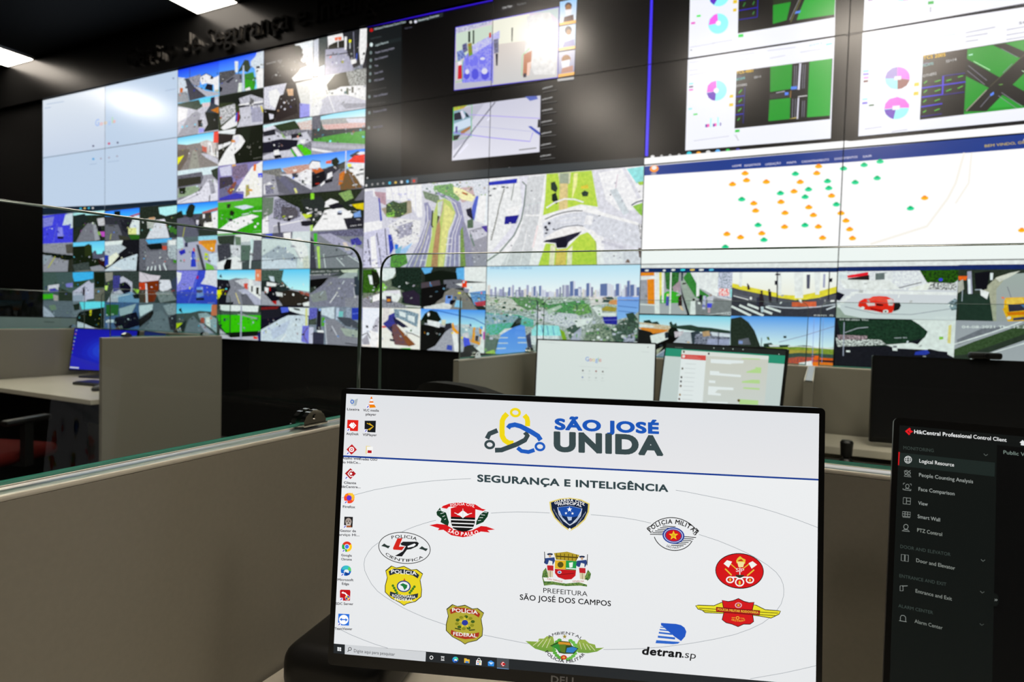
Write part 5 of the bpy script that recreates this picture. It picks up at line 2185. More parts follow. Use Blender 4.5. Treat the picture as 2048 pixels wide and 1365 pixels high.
    p.arc('POLICIA', 809, 1097.5, 44, 20.5, 126, 56, 6.4, '111', .012, .07); p.arc('CIENTIFICA', 809, 1098, 46, 26, 212, 325, 5.4, '111', .012, .07)
    p.poly([(795, 1077.4), (805, 1077), (798, 1094), (808, 1094), (812, 1091), (804, 1101), (787, 1100), (786, 1097)], 'd4251c')
    p.poly([(801, 1088), (806, 1084), (834, 1084), (838, 1087), (835, 1093), (822, 1099), (814, 1100), (804, 1113.6), (790, 1112.6), (806, 1103), (812, 1093), (803, 1091)], '1a1c20'); p.poly([(815, 1093), (829, 1087.6), (832, 1089.6), (828, 1093.6), (816, 1096)], 'f2f4f6')
    for a, b in ((762.6, 1089.6), (838, 1095)): p.poly([(a, b + 3), (a + 6, b - 2), (a + 12, b + 2), (a + 18, b + 3), (a + 14, b + 8), (a + 8, b + 5)], '2c3a36')
    # --- two federal shields
    def fed(cx, cy, s, sl, c, band, top, bot, mid):
        p.z = z0
        O = [(-35, -27), (-24, -37), (-14, -34), (0, -38), (14, -32), (24, -34), (36, -26), (31, -14), (34, 4), (33, 18), (22, 28), (6, 33), (0, 37), (-8, 32), (-24, 25), (-36, 14), (-36, 2), (-32, -14)]
        shield(p, cx, cy, s * 1.04, sl, O, '2a2c14'); shield(p, cx, cy, s, sl, O, c)
        shield(p, cx, cy, s, sl, [(-28, -19), (-30, -27), (-20, -33), (0, -33), (20, -31), (30, -24), (27, -17), (18, -22), (0, -24.5), (-18, -23)], band)
        shield(p, cx, cy, s, sl, [(-27, 12), (-16, 15), (0, 18.6), (18, 15), (28, 12), (27, 20), (18, 25), (0, 28), (-18, 25), (-28, 20)], band)
        n = mid; sh = .07
        p.txt(top, (cx - 25 * s, cy - 24 * s + sl * -25 * s), (cx + 25 * s, cy - 23.4 * s + sl * 25 * s), 6.8 * s, 'f6f6f2', .02)
        for i, t in enumerate(bot):
            wd = 23 - i * 5
            p.txt(t, (cx - wd * s, cy + (22.4 + i * 6.4) * s - sl * wd * s), (cx + wd * s, cy + (22.4 + i * 6.4) * s + sl * wd * s), (6.6 if len(bot) == 1 else 5) * s, 'f2f2ee', .02)
        mid()
    def mid1():
        p.poly([(806, 1163.6), (809, 1156.6), (812, 1163.6)], 'c8581c'); p.ell(807.6, 1173.4, 14, 11.6, '1c3a7c', .03); p.ell(807.6, 1173.4, 11.6, 9.4, 'e8ecf2', .03)
        p.poly([(800, 1170), (806, 1167), (815, 1171), (814, 1176), (809, 1181), (806, 1174)], '1c7a3a')
        for k in range(4): p.ell(786 + k * 2.6, 1172 + k * 4.6, 2.6, 2.6, '3a7a22'); p.ell(829 - k * 3, 1174 + k * 4, 2.6, 2.6, '3a7a22')
    fed(808, 1173, 1.02, .07, 'e9d522', '26303c', 'POLÍCIA', ['RODOVIÁRIA', 'FEDERAL'], mid1)
    def mid2():
        for k in range(10):
            t = T(k * 36 + 10); p.ell(930 + 16 * math.cos(t), 1246 - 12 * math.sin(t), 4, 3, ('3a5a1c', '8a8a1e')[k % 2])
        star(930, 1246, 13, 'd8c832'); p.ell(930, 1246, 6.4, 5.6, '28389c'); p.ln([(910, 1257), (922, 1260)], 2, '26301c'); p.ln([(950, 1260), (938, 1261)], 2, '26301c')
    fed(930, 1250.6, 1.02, .09, 'b3a936', 'a8321e', 'POLÍCIA', ['FEDERAL'], mid2)
    # --- city arms
    p.z = z0
    p.poly([(1086, 1143), (1092, 1136), (1096, 1150), (1098, 1160), (1112, 1164), (1132, 1168), (1156, 1165), (1168, 1158), (1176, 1140), (1182, 1148), (1180, 1158), (1174, 1163), (1174, 1174), (1160, 1172), (1132, 1173), (1106, 1170), (1088, 1172), (1084, 1154)], '2a5a2c~7a9a4a:260:6')
    p.poly([(1108, 1107), (1134, 1104), (1159, 1111), (1152, 1123), (1112, 1120)], 'b29a2a'); p.ln([(1112, 1113), (1156, 1116)], 2.4, '4a3a10')
    for k in range(6): p.ln([(1113 + k * 8, 1107 + k * .5), (1114 + k * 7.6, 1119.4 + k * .6)], 1.4, '5a4a14')
    p.poly([(1110, 1121), (1132, 1121.6), (1131, 1139.6), (1109.6, 1138)], 'e2b42a'); p.poly([(1132, 1121.6), (1153.6, 1123), (1152, 1141), (1131, 1139.6)], '1f9a48')
    p.poly([(1109.6, 1138.4), (1152, 1141), (1151, 1152), (1143, 1159), (1130, 1160), (1116, 1155), (1110, 1147)], 'c3161c'); p.ell(1121, 1130, 6, 6, '5a5018'); p.poly([(1138, 1126), (1146, 1125), (1145, 1135), (1139, 1136)], 'e8f2ea'); p.ln([(1132, 1137), (1152, 1138.6)], 2, 'e8eef0'); p.ell(1119, 1145, 4, 3, 'cfe0f0'); p.ell(1119, 1145, 2.4, 1.7, '2a5aa0')
    p.ln([(1116, 1150), (1148, 1147)], 1.4, '7a1014')
    for a, s in ((1100, 1), (1164, -1)):
        dy = 0 if s > 0 else 5
        p.ell(a, 1109 + dy, 6, 2.2, '1c2a4a'); p.ell(a, 1112.6 + dy, 2.6, 2.8, 'caa88a'); p.poly([(a - 10, 1117 + dy), (a + 9, 1115 + dy), (a + 10, 1122 + dy), (a + 6, 1130 + dy), (a - 8, 1129 + dy), (a - 12, 1126 + dy)], '2a427e')
        p.poly([(a - 2, 1121 + dy), (a + 5, 1123 + dy), (a + 5, 1131 + dy), (a - 5, 1131 + dy)], 'e8e8e4'); p.poly([(a - 6, 1131 + dy), (a + 7, 1131.6 + dy), (a + 7, 1142 + dy), (a - 5, 1141 + dy)], 'c0202a'); p.poly([(a - 5, 1141 + dy), (a + 6, 1142 + dy), (a + 6, 1155 + dy), (a - 4, 1154 + dy)], 'd8ccaa'); p.ln([(a + .6, 1142 + dy), (a + .8, 1155 + dy)], .9, '6a5a3a')
        p.ln([(a - 11 * s, 1104 + dy), (a - 10 * s, 1126 + dy)], 1.4, '2a2a2a')
    p.poly([(1086, 1155), (1104, 1156), (1128, 1162), (1126, 1167), (1104, 1163), (1089, 1163)], 'f0f0ec'); p.poly([(1136, 1162), (1158, 1158), (1174, 1160), (1175, 1170), (1158, 1165), (1136, 1167)], 'f0f0ec')
    p.txt('AURA TERRAQUE', (1094, 1159.4), (1125, 1165), 3.4, 'b01c24'); p.txt('GENEROSA', (1145, 1164.6), (1168, 1164.6), 3.6, 'b01c24')
    p.z = z0
    p.txt('PREFEITURA', (1086.6, 1186), (1175, 1193.4), 9.6, '16181c', 0); p.txt('SÃO JOSÉ DOS CAMPOS', (1039.6, 1200), (1222, 1213), 10.4, '14161a', .016)
    # --- fire brigade
    p.z = z0
    p.ell(1479, 1142.6, 48.4, 35.6, '1a1210', .03, 40); p.ell(1479, 1142.6, 47, 34, 'd40f16', .03, 40)
    Y = 'e8c23a'
    p.ln([(1457, 1125), (1472, 1138)], 1.8, Y); p.ln([(1501, 1126), (1486, 1138)], 1.8, Y)
    p.poly([(1447, 1128), (1454, 1121), (1464, 1124), (1457, 1136)], 'f2f2ee'); p.poly([(1514, 1130), (1505, 1123), (1497, 1127), (1503, 1138)], 'f2f2ee')
    p.poly([(1472, 1122), (1475, 1117), (1480, 1113), (1485, 1117), (1491, 1120), (1490, 1128), (1473, 1127)], Y); p.poly([(1474, 1124), (1489, 1125), (1486, 1135), (1477, 1135)], 'f0e2a0'); p.poly([(1478, 1120), (1483, 1119), (1487, 1123), (1475, 1123)], 'c02a16')
    p.txt('S', (1471.6, 1144), (1477.6, 1144.2), 7, 'f4f4f2', 0); p.txt('P', (1482, 1144.4), (1488, 1144.8), 7, 'f4f4f2', 0); p.ln([(1479.6, 1136), (1479.4, 1153)], 1.8, 'f4f4f2')
    p.ln([(1450, 1138), (1463, 1151)], 2.6, Y); p.ln([(1508, 1140), (1494, 1152)], 2.6, Y); p.poly([(1471, 1150), (1488, 1150.4), (1487, 1157), (1472, 1156)], '3a3420')
    p.ring(1460, 1160, 7, 5.6, 2.6, 'f4f4f2'); p.ring(1479, 1165, 8, 7.4, 2.6, 'f4f4f2'); p.ring(1499.6, 1160.6, 7, 5.6, 2.6, 'f4f4f2'); p.ln([(1464, 1155), (1472, 1155), (1479, 1158), (1487, 1155), (1496, 1155)], 2.6, 'f4f4f2')
    p.ell(1460, 1160, 2, 3, Y); p.ell(1479, 1166, 2.2, 4.4, Y); p.ell(1499.6, 1161, 2, 3, Y)
    # --- highway police wings
    p.z = z0
    for q in ([(1391, 1212), (1396, 1211), (1428, 1212), (1442, 1206), (1450, 1206), (1452, 1228), (1432, 1227), (1410, 1226), (1404, 1221), (1396, 1219)],
              [(1561, 1223), (1556, 1222), (1530, 1220), (1512, 1211), (1504, 1210), (1502, 1231), (1520, 1233), (1542, 1237), (1550, 1233), (1558, 1229)]):
        p.poly(q, 'e9df2c'); p.ln(q + q[:1], 1.4, '181808')
    p.ln([(1398, 1217), (1446, 1220)], 1.2, '181808'); p.ln([(1406, 1222), (1446, 1225)], 1.2, '181808'); p.ln([(1556, 1227), (1508, 1224)], 1.2, '181808'); p.ln([(1550, 1232), (1508, 1229)], 1.2, '181808')
    q = [(1444, 1201), (1456, 1203.6), (1466, 1202), (1476.6, 1197.6), (1487, 1203), (1498, 1206), (1508, 1205), (1504, 1222), (1507, 1244), (1500, 1249), (1487, 1249), (1476, 1254), (1464, 1249), (1452, 1246), (1444, 1240), (1448, 1224)]
    p.poly(q, 'd2141a'); p.ln(q + q[:1], 1.4, '1a0c0c'); p.poly([(1432, 1215), (1520, 1222), (1519, 1231), (1432, 1224)], 'a81016'); p.ln([(1432, 1215), (1520, 1222), (1519, 1231), (1432, 1224), (1432, 1215)], 1, '2a0c0c')
    p.txt('POLÍCIA MILITAR RODOVIÁRIA', (1435, 1221.4), (1517, 1228), 4.4, 'ecc23a', .03)
    p.ell(1476.6, 1211, 7, 5.4, 'dfb8c0'); p.ell(1476.6, 1211, 5, 4, 'c0202a'); star(1476.6, 1211, 3.6, 'ecc23a'); p.ring(1475, 1236.4, 3, 2.6, 1.4, 'ecc23a'); p.ln([(1463, 1235.6), (1470, 1236)], .8, 'ecc23a'); p.ln([(1480, 1236.6), (1488, 1237)], .8, 'ecc23a')
    p.arc('SÃO PAULO', 1475.6, 1230, 22, 14, 232, 312, 3.6, 'ecc23a', .01, .05)
    # --- environmental police
    p.z = z0
    p.poly([(1051, 1283), (1076, 1284), (1078, 1278), (1088, 1278), (1094, 1273), (1106, 1274), (1110, 1290), (1108, 1305), (1090, 1304), (1070, 1298)], '9cb24a>6a9a3a'); p.poly([(1208, 1296), (1192, 1297), (1190, 1290), (1178, 1287), (1170, 1280), (1158, 1280), (1152, 1292), (1156, 1306), (1176, 1307), (1194, 1304)], '9cb24a>6a9a3a')
    for k in range(4): p.ln([(1066 + k * 9, 1292 + k * 1.5), (1080 + k * 7, 1281 - k)], 1.2, 'd8dcae'); p.ln([(1190 - k * 9, 1302 - k), (1180 - k * 7, 1291 - k * 2)], 1.2, 'd8dcae')
    for k in range(9):
        t = T(120 + k * 17); p.ell(1130 + 22 * math.cos(t), 1298 - 20 * math.sin(t), 4.4, 3, '5aa83c'); t = T(60 - k * 17); p.ell(1130 + 22 * math.cos(t), 1299 - 20 * math.sin(t), 4.4, 3, '6ab84a')
    p.poly([(1100, 1292), (1116, 1284), (1120, 1282), (1140, 1284), (1144, 1292), (1157, 1297), (1148, 1308), (1128, 1308), (1118, 1306), (1112, 1296)], '2c4a1c'); p.poly([(1117, 1283.6), (1139, 1285.4), (1142, 1291), (1116, 1289)], 'd2922a'); p.poly([(1104, 1292), (1116, 1287), (1124, 1296), (1120, 1304)], '2f8a34'); p.poly([(1134, 1296), (1146, 1294), (1155, 1297.6), (1146, 1306), (1132, 1305)], '2f7cc0'); p.poly([(1118, 1289), (1132, 1289), (1130, 1306), (1122, 1304)], '5a7a22')
    star(1129.4, 1273.4, 5, '9a8a2e'); p.ell(1127.6, 1315, 6, 4.6, 'c42a1c'); p.ell(1127.6, 1315, 3, 2.2, 'e0a040')
    p.arc('AMBIENTAL', 1130, 1302, 45, 33, 137, 43, 5.6, '23262a', .008, .05); p.arc('POLICIA MILITAR', 1130, 1290, 45, 35.5, 207, 333, 6, '16181c', .02, .06)
    # --- traffic department
    p.z = z0; D = '1d56c2'
    p.poly([(1322, 1246.6), (1352, 1248.6), (1362, 1251), (1369, 1256), (1372.6, 1264), (1370, 1274), (1362, 1283), (1349, 1274), (1334, 1261), (1322, 1250.6)], D)
    for a, b, c, d, e in ((1322, 1250.6, 1328, 1254, 1.4), (1320.6, 1255, 1332, 1256, 1.8), (1319, 1260, 1337, 1262, 2.4), (1317.6, 1266, 1344, 1269, 3.4), (1315.6, 1274, 1350, 1277.6, 4.2)): p.ln([(a, b), (c, d)], e, '2a66c8')
    p.poly([(1312.6, 1281), (1360, 1284.6), (1356, 1288), (1346, 1289), (1311, 1287)], '2a66c8')
    p.txt('detran', (1283, 1309), (1362.6, 1315.6), 15, '0e1014', .035, .16); p.txt('.', (1363.6, 1315.4), (1367, 1315.8), 15, '0e1014', .02); p.txt('sp', (1369, 1316), (1391, 1318.4), 14, '14161a', 0, .16)


def desktop(p, w, h):
    fill(p, w, h, 'eff1f2>e6e8ea')
    p.poly([(660, 770), (1660, 810), (1650, 960.6), (660, 911.4)], 'dfe2e6>e6e6e8'); p.ln([(660, 911.7), (1660, 961.2)], 3.4, '12388e')
    L = lambda pts, c='9aa0a6': (setattr(p, 'z', 8), p.ln(pts, .9, c))
    L([(683, 996.6), (709, 990.5), (750, 980), (795, 972), (833, 966), (870, 962), (905, 959.5), (942, 958)]); L([(1351.5, 981), (1376, 985), (1401, 990), (1470, 1003.7), (1512, 1014), (1552, 1025.7), (1594, 1040), (1636, 1056)])
    L([(982, 1027), (1006, 1025.4), (1034, 1024.5), (1066, 1025), (1099.4, 1026.7)]); L([(1181.5, 1030), (1212, 1032.6), (1245, 1036), (1275, 1041), (1302, 1047)]); L([(1398, 1069.7), (1436, 1082), (1470, 1096), (1492, 1106), (1511, 1116), (1535, 1131), (1552, 1145), (1561, 1157), (1566, 1168.6), (1567.6, 1181), (1567, 1193), (1562, 1209), (1552, 1223.5), (1541, 1235), (1525, 1247), (1500, 1259), (1470, 1269.7), (1430, 1279), (1387, 1286.7), (1356, 1291), (1324, 1295), (1283, 1298), (1245, 1299.6), (1207, 1300)])
    L([(872, 1041), (850, 1047), (830, 1053.5), (816, 1059), (804, 1064.5)]); L([(757, 1086), (745, 1095), (737, 1104.7), (730, 1117), (728, 1129), (729.6, 1142), (735, 1154), (743, 1168.6), (755, 1183), (769, 1193.6), (784, 1203), (806.4, 1216.4), (828, 1226.6), (851, 1236.5), (892.5, 1251)]); L([(967, 1270.6), (1008, 1279), (1052, 1287.6), (1060, 1288.4)])
    L([(675, 1257), (701, 1270), (728, 1281), (751, 1289.6), (776, 1297.3)]); L([(1640, 1330), (1628.6, 1333), (1600, 1339.6), (1566, 1347), (1534, 1352.6), (1500, 1358.4)])
    # city campaign logo
    p.z = 9
    Yl, Bl, Gr = 'f0d818', '1f5cbe', '38484c'
    p.ln([(974, 878), (979, 868), (995, 861.4)], 9.6, Gr); p.ring(979.4, 889.8, 8.4, 7, 5, Gr, .04)
    p.ln([(1035, 896), (1043, 902.6), (1057, 904.6), (1069, 900.6)], 8, Bl); p.ring(1080, 893.8, 8.4, 7, 4.8, Bl, .04)
    p.ln([(1048.6, 831), (1054, 837), (1055.4, 844), (1055, 853)], 10, Yl); p.ring(1030.8, 825.8, 8.6, 7, 5, Yl, .04)
    p.ln([(1014.6, 828), (1008, 835), (1004.6, 842), (1004, 858), (1004.4, 872), (1009, 881), (1017, 886.4), (1027, 887)], 10.4, Yl)
    p.ln([(990, 901), (1003, 900.6), (1034, 889), (1050, 880.6), (1055, 872), (1050, 865)], 9.6, Gr)
    p.ln([(1016, 857), (1019.6, 852), (1029.6, 850), (1041, 853), (1062, 864), (1076, 872.6), (1081.4, 881)], 9.6, Bl); p.ln([(1004.3, 862), (1004.4, 872), (1007, 878)], 10.4, Yl)
    p.z = 9
    p.txt('SÃO JOSÉ', (1109, 858.6), (1318, 867.4), 20, '1c56b6', .05, 0, 6); p.txt('UNIDA', (1107, 901), (1327, 910), 35, '3a4a4c', .056, 0, 6)
    p.txt('SEGURANÇA E INTELIGÊNCIA', (954.5, 963.4), (1336.6, 984), 13.2, '35464a', .038, 0, 5)
    edge = icons(p)
    crests(p)
    # task bar
    p.z = 9
    p.poly([(655, 1286.8), (1640, 1372.5), (1640, 1420), (655, 1312)], '1e2327'); p.poly([(690, 1289.8), (852, 1304.4), (851, 1324.4), (689.6, 1309.4)], 'd0d3d6')
    for a, b in ((675, 1295), (679, 1295.4), (675, 1299), (679, 1299.4)): p.poly([(a, b), (a + 3.4, b + .3), (a + 3.4, b + 3.6), (a, b + 3.3)], 'f2f4f6')
    p.ring(700, 1298.6, 3, 3, 1.2, '333'); p.ln([(698, 1301), (695.4, 1304)], 1.4, '333')
    p.txt('Digite aqui para pesquisar', (708, 1305), (790, 1312.4), 6.2, '2a2c30', 0)
    p.ring(863, 1315.8, 3, 3.2, 1.4, 'f4f4f4'); p.ln([(882, 1313.6), (889, 1314.2)], 1.2, 'eee'); p.ln([(882, 1321), (889, 1321.6)], 1.2, 'eee'); p.ln([(883, 1315.6), (888, 1316), (888, 1319.6), (883, 1319), (883, 1315.6)], 1, 'eee')
    edge(910.6, 1320, 6)
    p.poly([(928.6, 1317), (933, 1317.4), (934.4, 1319), (939.6, 1319.6), (939, 1327), (928.6, 1326)], 'e8b93a'); p.poly([(931, 1322.6), (937.6, 1323.2), (937.4, 1326.8), (931, 1326.2)], '4a8ad0')
    p.poly([(952.6, 1320.6), (963.6, 1321.6), (963, 1331), (952, 1330)], 'f0f0f0'); p.ring(958, 1320, 2.6, 3, 1, 'f0f0f0')
    for a, b, c in ((955, 1322.6, 'd43'), (958.6, 1323, '4a4'), (955, 1326.4, '38d'), (958.6, 1326.8, 'fb2')): p.poly([(a, b), (a + 2.6, b + .2), (a + 2.6, b + 2.8), (a, b + 2.6)], c)
    p.poly([(976, 1324), (982, 1321), (988.6, 1325.2), (988, 1333), (976, 1332)], '2a8ae0'); p.poly([(977, 1324.6), (987.6, 1325.6), (982, 1329.6)], 'cfe6fa')
    p.poly([(994, 1316), (1018, 1318.4), (1017.6, 1339.6), (994, 1337)], '4a4f54'); p.ln([(994, 1336.6), (1017.6, 1339)], 1.4, '7ab0f0')
    p.poly([(1000.6, 1328), (1006, 1323), (1011.4, 1329), (1006, 1334)], 'c4161c'); p.ln([(1008.4, 1325.6), (1006, 1325), (1003.4, 1328.4), (1006, 1331.6), (1008.4, 1331)], 1.1, 'fff')


def client(p, w, h):
    fill(p, w, h, '020303')
    p.poly([(1796, 848), (2060, 868), (2060, 897), (1796, 872)], '0c100f'); p.poly([(1790, 870), (1994, 890), (1984, 1380), (1780, 1380)], '0c110f')
    p.poly([(1797, 905.6), (1990, 926), (1989, 954), (1796, 932)], '1b2522'); p.poly([(1797, 904.6), (1799.6, 904.8), (1798, 931), (1795.4, 930.6)], 'c8141a')
    R = 'e01820'
    p.poly([(1810, 863), (1819, 856), (1822, 858.6), (1815, 863.6), (1821, 868.4), (1818, 871)], R); p.poly([(1817, 863), (1820, 860), (1826.6, 864), (1820, 867)], R)
    p.txt('HikCentral Professional', (1828.4, 867.6), (1942.6, 877.4), 7.4, 'f4f6f6', .014); p.txt('Control Client', (1946.6, 877.6), (2013, 884.4), 7.4, 'f4f6f6', .006)
    p.poly([(2039, 886), (2045, 880.6), (2052, 887), (2049.6, 887), (2049.4, 892), (2041.6, 891), (2041.8, 886.6)], 'e0e4e4')
    for t, a, b, c, d in (('MONITORING', 1806.6, 899, 1867.4, 905), ('DOOR AND ELEVATOR', 1800.4, 1096.4, 1901, 1113), ('ENTRANCE AND EXIT', 1798.6, 1155, 1892.6, 1172.6), ('ALARM CENTER', 1796.6, 1215, 1866, 1229.4)):
        p.txt(t, (a, b), (c, d), 6.4, '36403c', .012)
    for t, a, b, c, d, k in (('Logical Resource', 1838.6, 925.6, 1908, 934, 'eef0ee'), ('People Counting Analysis', 1838, 953.6, 1946, 967.4, '9aa09c'), ('Face Comparison', 1837, 982, 1909, 991.6, '9aa09c'), ('View', 1836.4, 1010, 1855.4, 1012.6, '9aa09c'), ('Smart Wall', 1835.2, 1036.6, 1880, 1044, '989e9a'),
                             ('PTZ Control', 1834.4, 1064, 1884, 1073, '90968f'), ('Door and Elevator', 1832.4, 1124.4, 1910, 1140.6, '8a908a'), ('Entrance and Exit', 1831, 1185.6, 1903.6, 1202, '848a84'), ('Alarm Center', 1829, 1246, 1885, 1260, '7c827c'), ('Public View', 2006.6, 908.4, 2068, 915, '788880')):
        p.txt(t, (a, b), (c, d), 7.2, k, .004)
    W = 'd8dcda'
    p.ring(1816, 920, 7, 7, 1, W); p.ring(1816, 920, 3, 7, .9, W); p.ln([(1809, 919.4), (1823, 920.6)], .9, W); p.ln([(1810.4, 916), (1821.6, 917)], .8, W); p.ln([(1810.4, 923), (1821.6, 924)], .8, W)
    W = '8c928e'
    p.ring(1811.6, 946, 2.6, 2.6, .9, W); p.ring(1818, 947, 2.6, 2.6, .9, W); p.ln([(1808, 953), (1810, 950), (1814, 950), (1816, 954), (1808, 953)], .9, W); p.ln([(1815, 951), (1820, 951.6), (1822, 954.6), (1816, 954)], .9, W); p.ln([(1808, 943), (1813, 941), (1817, 943.6), (1821, 941.6)], .9, W)
    p.ring(1814.6, 973, 3.4, 4, .9, W); p.ln([(1808.6, 980.6), (1811, 977.6), (1818, 978.4), (1820.6, 981.6), (1808.6, 980.6)], .9, W)
    for a, b, c, d in ((1806.6, 967, 1, 1), (1822.4, 968.6, -1, 1), (1806, 980, 1, -1), (1821.6, 981.8, -1, -1)): p.ln([(a + 3 * c, b), (a, b), (a, b + 3 * d)], .9, W)
    p.ln([(1806.6, 995.6), (1821, 997), (1820.4, 1009.4), (1806, 1008), (1806.6, 995.6)], 1, W); p.ln([(1813, 996.2), (1812.6, 1008.6)], 1, W); p.ln([(1813, 1002.6), (1820.6, 1003.2)], 1, W)
    p.ln([(1805, 1023.6), (1820.6, 1025), (1820.2, 1034), (1804.6, 1032.6), (1805, 1023.6)], 1, W); p.ln([(1805, 1028), (1820.4, 1029.4)], .9, W); p.ln([(1810, 1024), (1809.6, 1033)], .9, W); p.ln([(1815.2, 1024.6), (1814.8, 1033.6)], .9, W); p.ln([(1805, 1034.6), (1820, 1036)], .7, W)
    p.ring(1811.6, 1054, 4.4, 4.8, 1, W); p.ln([(1804, 1062), (1819, 1063.6), (1815, 1060), (1808, 1059.4), (1804, 1062)], 1, W)
    p.ln([(1802.6, 1109), (1809, 1109.8), (1808.6, 1122.6), (1802.2, 1121.6), (1802.6, 1109)], 1, W); p.ln([(1810.4, 1110), (1816.6, 1110.8), (1816.2, 1123.6), (1810, 1122.8), (1810.4, 1110)], 1, W)
    p.ln([(1800, 1172), (1805.6, 1171.6), (1806, 1182), (1800, 1182), (1800, 1172)], 1, W); p.ln([(1804, 1172.6), (1815, 1172)], 1.2, W)
    p.ln([(1800.4, 1242), (1800.6, 1234), (1803, 1231), (1808, 1231.4), (1811, 1234.6), (1811.2, 1243.6)], 1, W); p.ln([(1798, 1241.4), (1813, 1244)], 1, W)
    for a, b, k in ((1971, 910, '5a625e'), (1965.4, 1121, '626a66'), (1964, 1184.4, '5a605c'), (1963, 1249, '464c48')): p.ln([(a - 4, b - 2), (a, b + 2), (a + 4, b - .8)], 1.2, k)
    p.ell(1990, 1200, 7, 13, '0c110f'); p.ln([(1989, 1198), (1991, 1200.2), (1988.6, 1202)], .9, '9aa09c'); p.ln([(1992, 1198), (1994, 1200.4), (1991.6, 1202.2)], .9, '9aa09c')


def search(p, w, h):
    fill(p, w, h, 'e6e9e8>e0e4e3')
    for t, a, b, c in (('G', 1171, 1178, '7d9be0'), ('o', 1178.6, 1184, 'dc8a86'), ('o', 1184.6, 1190, 'e6c878'), ('g', 1190.6, 1195.6, '8aa6e4'), ('l', 1196.2, 1197.4, '8cc4a0'), ('e', 1198, 1203, 'dc8e88')):
        p.z = 6; p.txt(t, (a, 722.6 + (a - 1171) * .05), (b, 722.6 + (b - 1171) * .05), 8.4, c, .008)
    p.z = 6
    p.ln([(1158, 733), (1217, 737)], .7, 'd2d6d6')
    for x, y, c in ((1165.7, 741.6, '544a4a'), (1179, 742.4, 'ccd4d2'), (1192.3, 743, '9a4a44'), (1205.5, 743.8, '5a4c48'), (1165, 755, '7484b8'), (1178.4, 755.6, 'c8cccc'), (1192, 756.2, 'bcc0c0'), (1205, 756.8, 'd0d4d4')):
        p.ell(x, y, 1.7, 1.7, c); p.ln([(x - 3.4, y + 5.4), (x + 3.4, y + 5.7)], .8, 'ccd0d0')
    p.ln([(1094, 686), (1122, 688)], .8, 'd6dada'); p.ln([(1076, 684.4), (1110, 685.8)], .8, 'd0d6d6'); p.ell(1296, 695, 1.2, 1.2, '888'); p.ln([(1282, 704), (1298, 705)], .8, 'ccd0d0')


def chat(p, w, h):
    fill(p, w, h, 'd0d7d5>c9d2d2')
    p.poly([(1325, 680), (1590, 696), (1590, 713), (1325, 696)], '1c2220'); p.poly([(1325, 696), (1590, 713), (1590, 730), (1325, 712)], '269274')
    p.ln([(1350, 695), (1366, 696)], .8, '77807c')
    for x, y in ((1428, 696.6), (1447, 697.6), (1466, 698.6), (1486, 699.6), (1558, 709)): p.ell(x, y, 1, 1, 'ccd4d0')
    p.poly([(1363.6, 700.6), (1413, 704), (1404.6, 815), (1354, 815)], 'eceef0'); p.poly([(1413, 704), (1537.6, 712.4), (1528, 825), (1404.6, 815)], 'd6d2c8>d4d6d4')
    p.poly([(1363.6, 700.6), (1537.6, 712.4), (1537, 720), (1363, 709)], 'e6e5e1'); p.poly([(1363, 709), (1412, 711.4), (1411.6, 721.6), (1362.4, 718)], 'dc4f48')
    p.ell(1367.4, 713.4, 3, 3, 'f2e0de'); p.ln([(1373, 713), (1396, 714.6)], .9, 'ea8a84'); p.ln([(1373, 716), (1402, 718)], .9, 'ea8a84')
    for x, y, c in ((1367.8, 704, '5a4c34'), (1417.6, 708, '2c2a26'), (1365, 737.6, '6a665a'), (1363, 755, '3c3a34'), (1362, 763.4, '56585c'), (1361.6, 772.4, '6a5c48'), (1360, 790, 'a08050'), (1358.6, 798.6, '54382c')): p.ell(x, y, 1.9, 2.3, c)
    for y in (728, 737, 746, 755, 763.6, 772.6, 781, 790, 799): p.ln([(1371 - (y - 728) * .1, y), (1392 - (y - 728) * .1, y + 1.2)], .8, 'c4c8ca')
    for q in ([(1421.6, 718.6), (1487.6, 722), (1487, 727), (1463, 727.6), (1463, 729), (1421.4, 726.4)], [(1420, 742), (1439, 743.4), (1439, 747), (1482, 750.4), (1482, 755), (1420, 750.4)], [(1418, 761), (1431, 762), (1430.6, 767), (1418, 766)], [(1417, 773), (1467, 776), (1467, 781), (1436, 780), (1430, 786), (1442, 788), (1442, 792), (1416, 790)], [(1414.6, 803), (1456, 805), (1456, 812), (1414, 812)]): p.poly(q, 'eef0f2')
    for q in ([(1511, 735), (1523, 735.6), (1522, 747), (1493, 746), (1493, 744), (1511, 738)], [(1505, 760), (1520, 760.6), (1519.6, 768), (1484, 766), (1484, 763)], [(1488, 775), (1519.4, 777), (1519, 780.4), (1486, 778)], [(1480, 799), (1517, 801.6), (1516, 812), (1478, 810)], [(1484, 716.6), (1520, 718), (1520, 720), (1484, 718.6)]): p.poly(q, 'bcdc94')
    p.ell(1477.6, 801.6, 2.8, 2.8, '6a5a20')


def dark(p, w, h): fill(p, w, h, '020202')


def bluedesk(p, w, h):
    fill(p, w, h, '1414a8>1414b4')
    for k, c in enumerate(('1519ae', '1620b8', '1a2cc4', '1f3cce', '2a52d8', '3c6ee0')): p.ell(222, 700, 70 - k * 11, 34 - k * 5.4, c, -.1, 24)
    for k in range(9): p.ell(153 - k * 1.6, 661 + k * 7.4, 1.6, 1.6, ('88a', 'a66', '6a8', '99a')[k % 4])
    p.poly([(135, 733), (158, 735), (157.6, 738), (134, 736)], 'c8c8d4')


def bluedim(p, w, h): fill(p, w, h, '14245c>1a2c6c')


def greypage(p, w, h):
    fill(p, w, h, '5c6664>505a58'); p.ln([(88, 644), (108, 645)], 2, '3c4644')


def purple(p, w, h): fill(p, w, h, '1a1440>241c58')


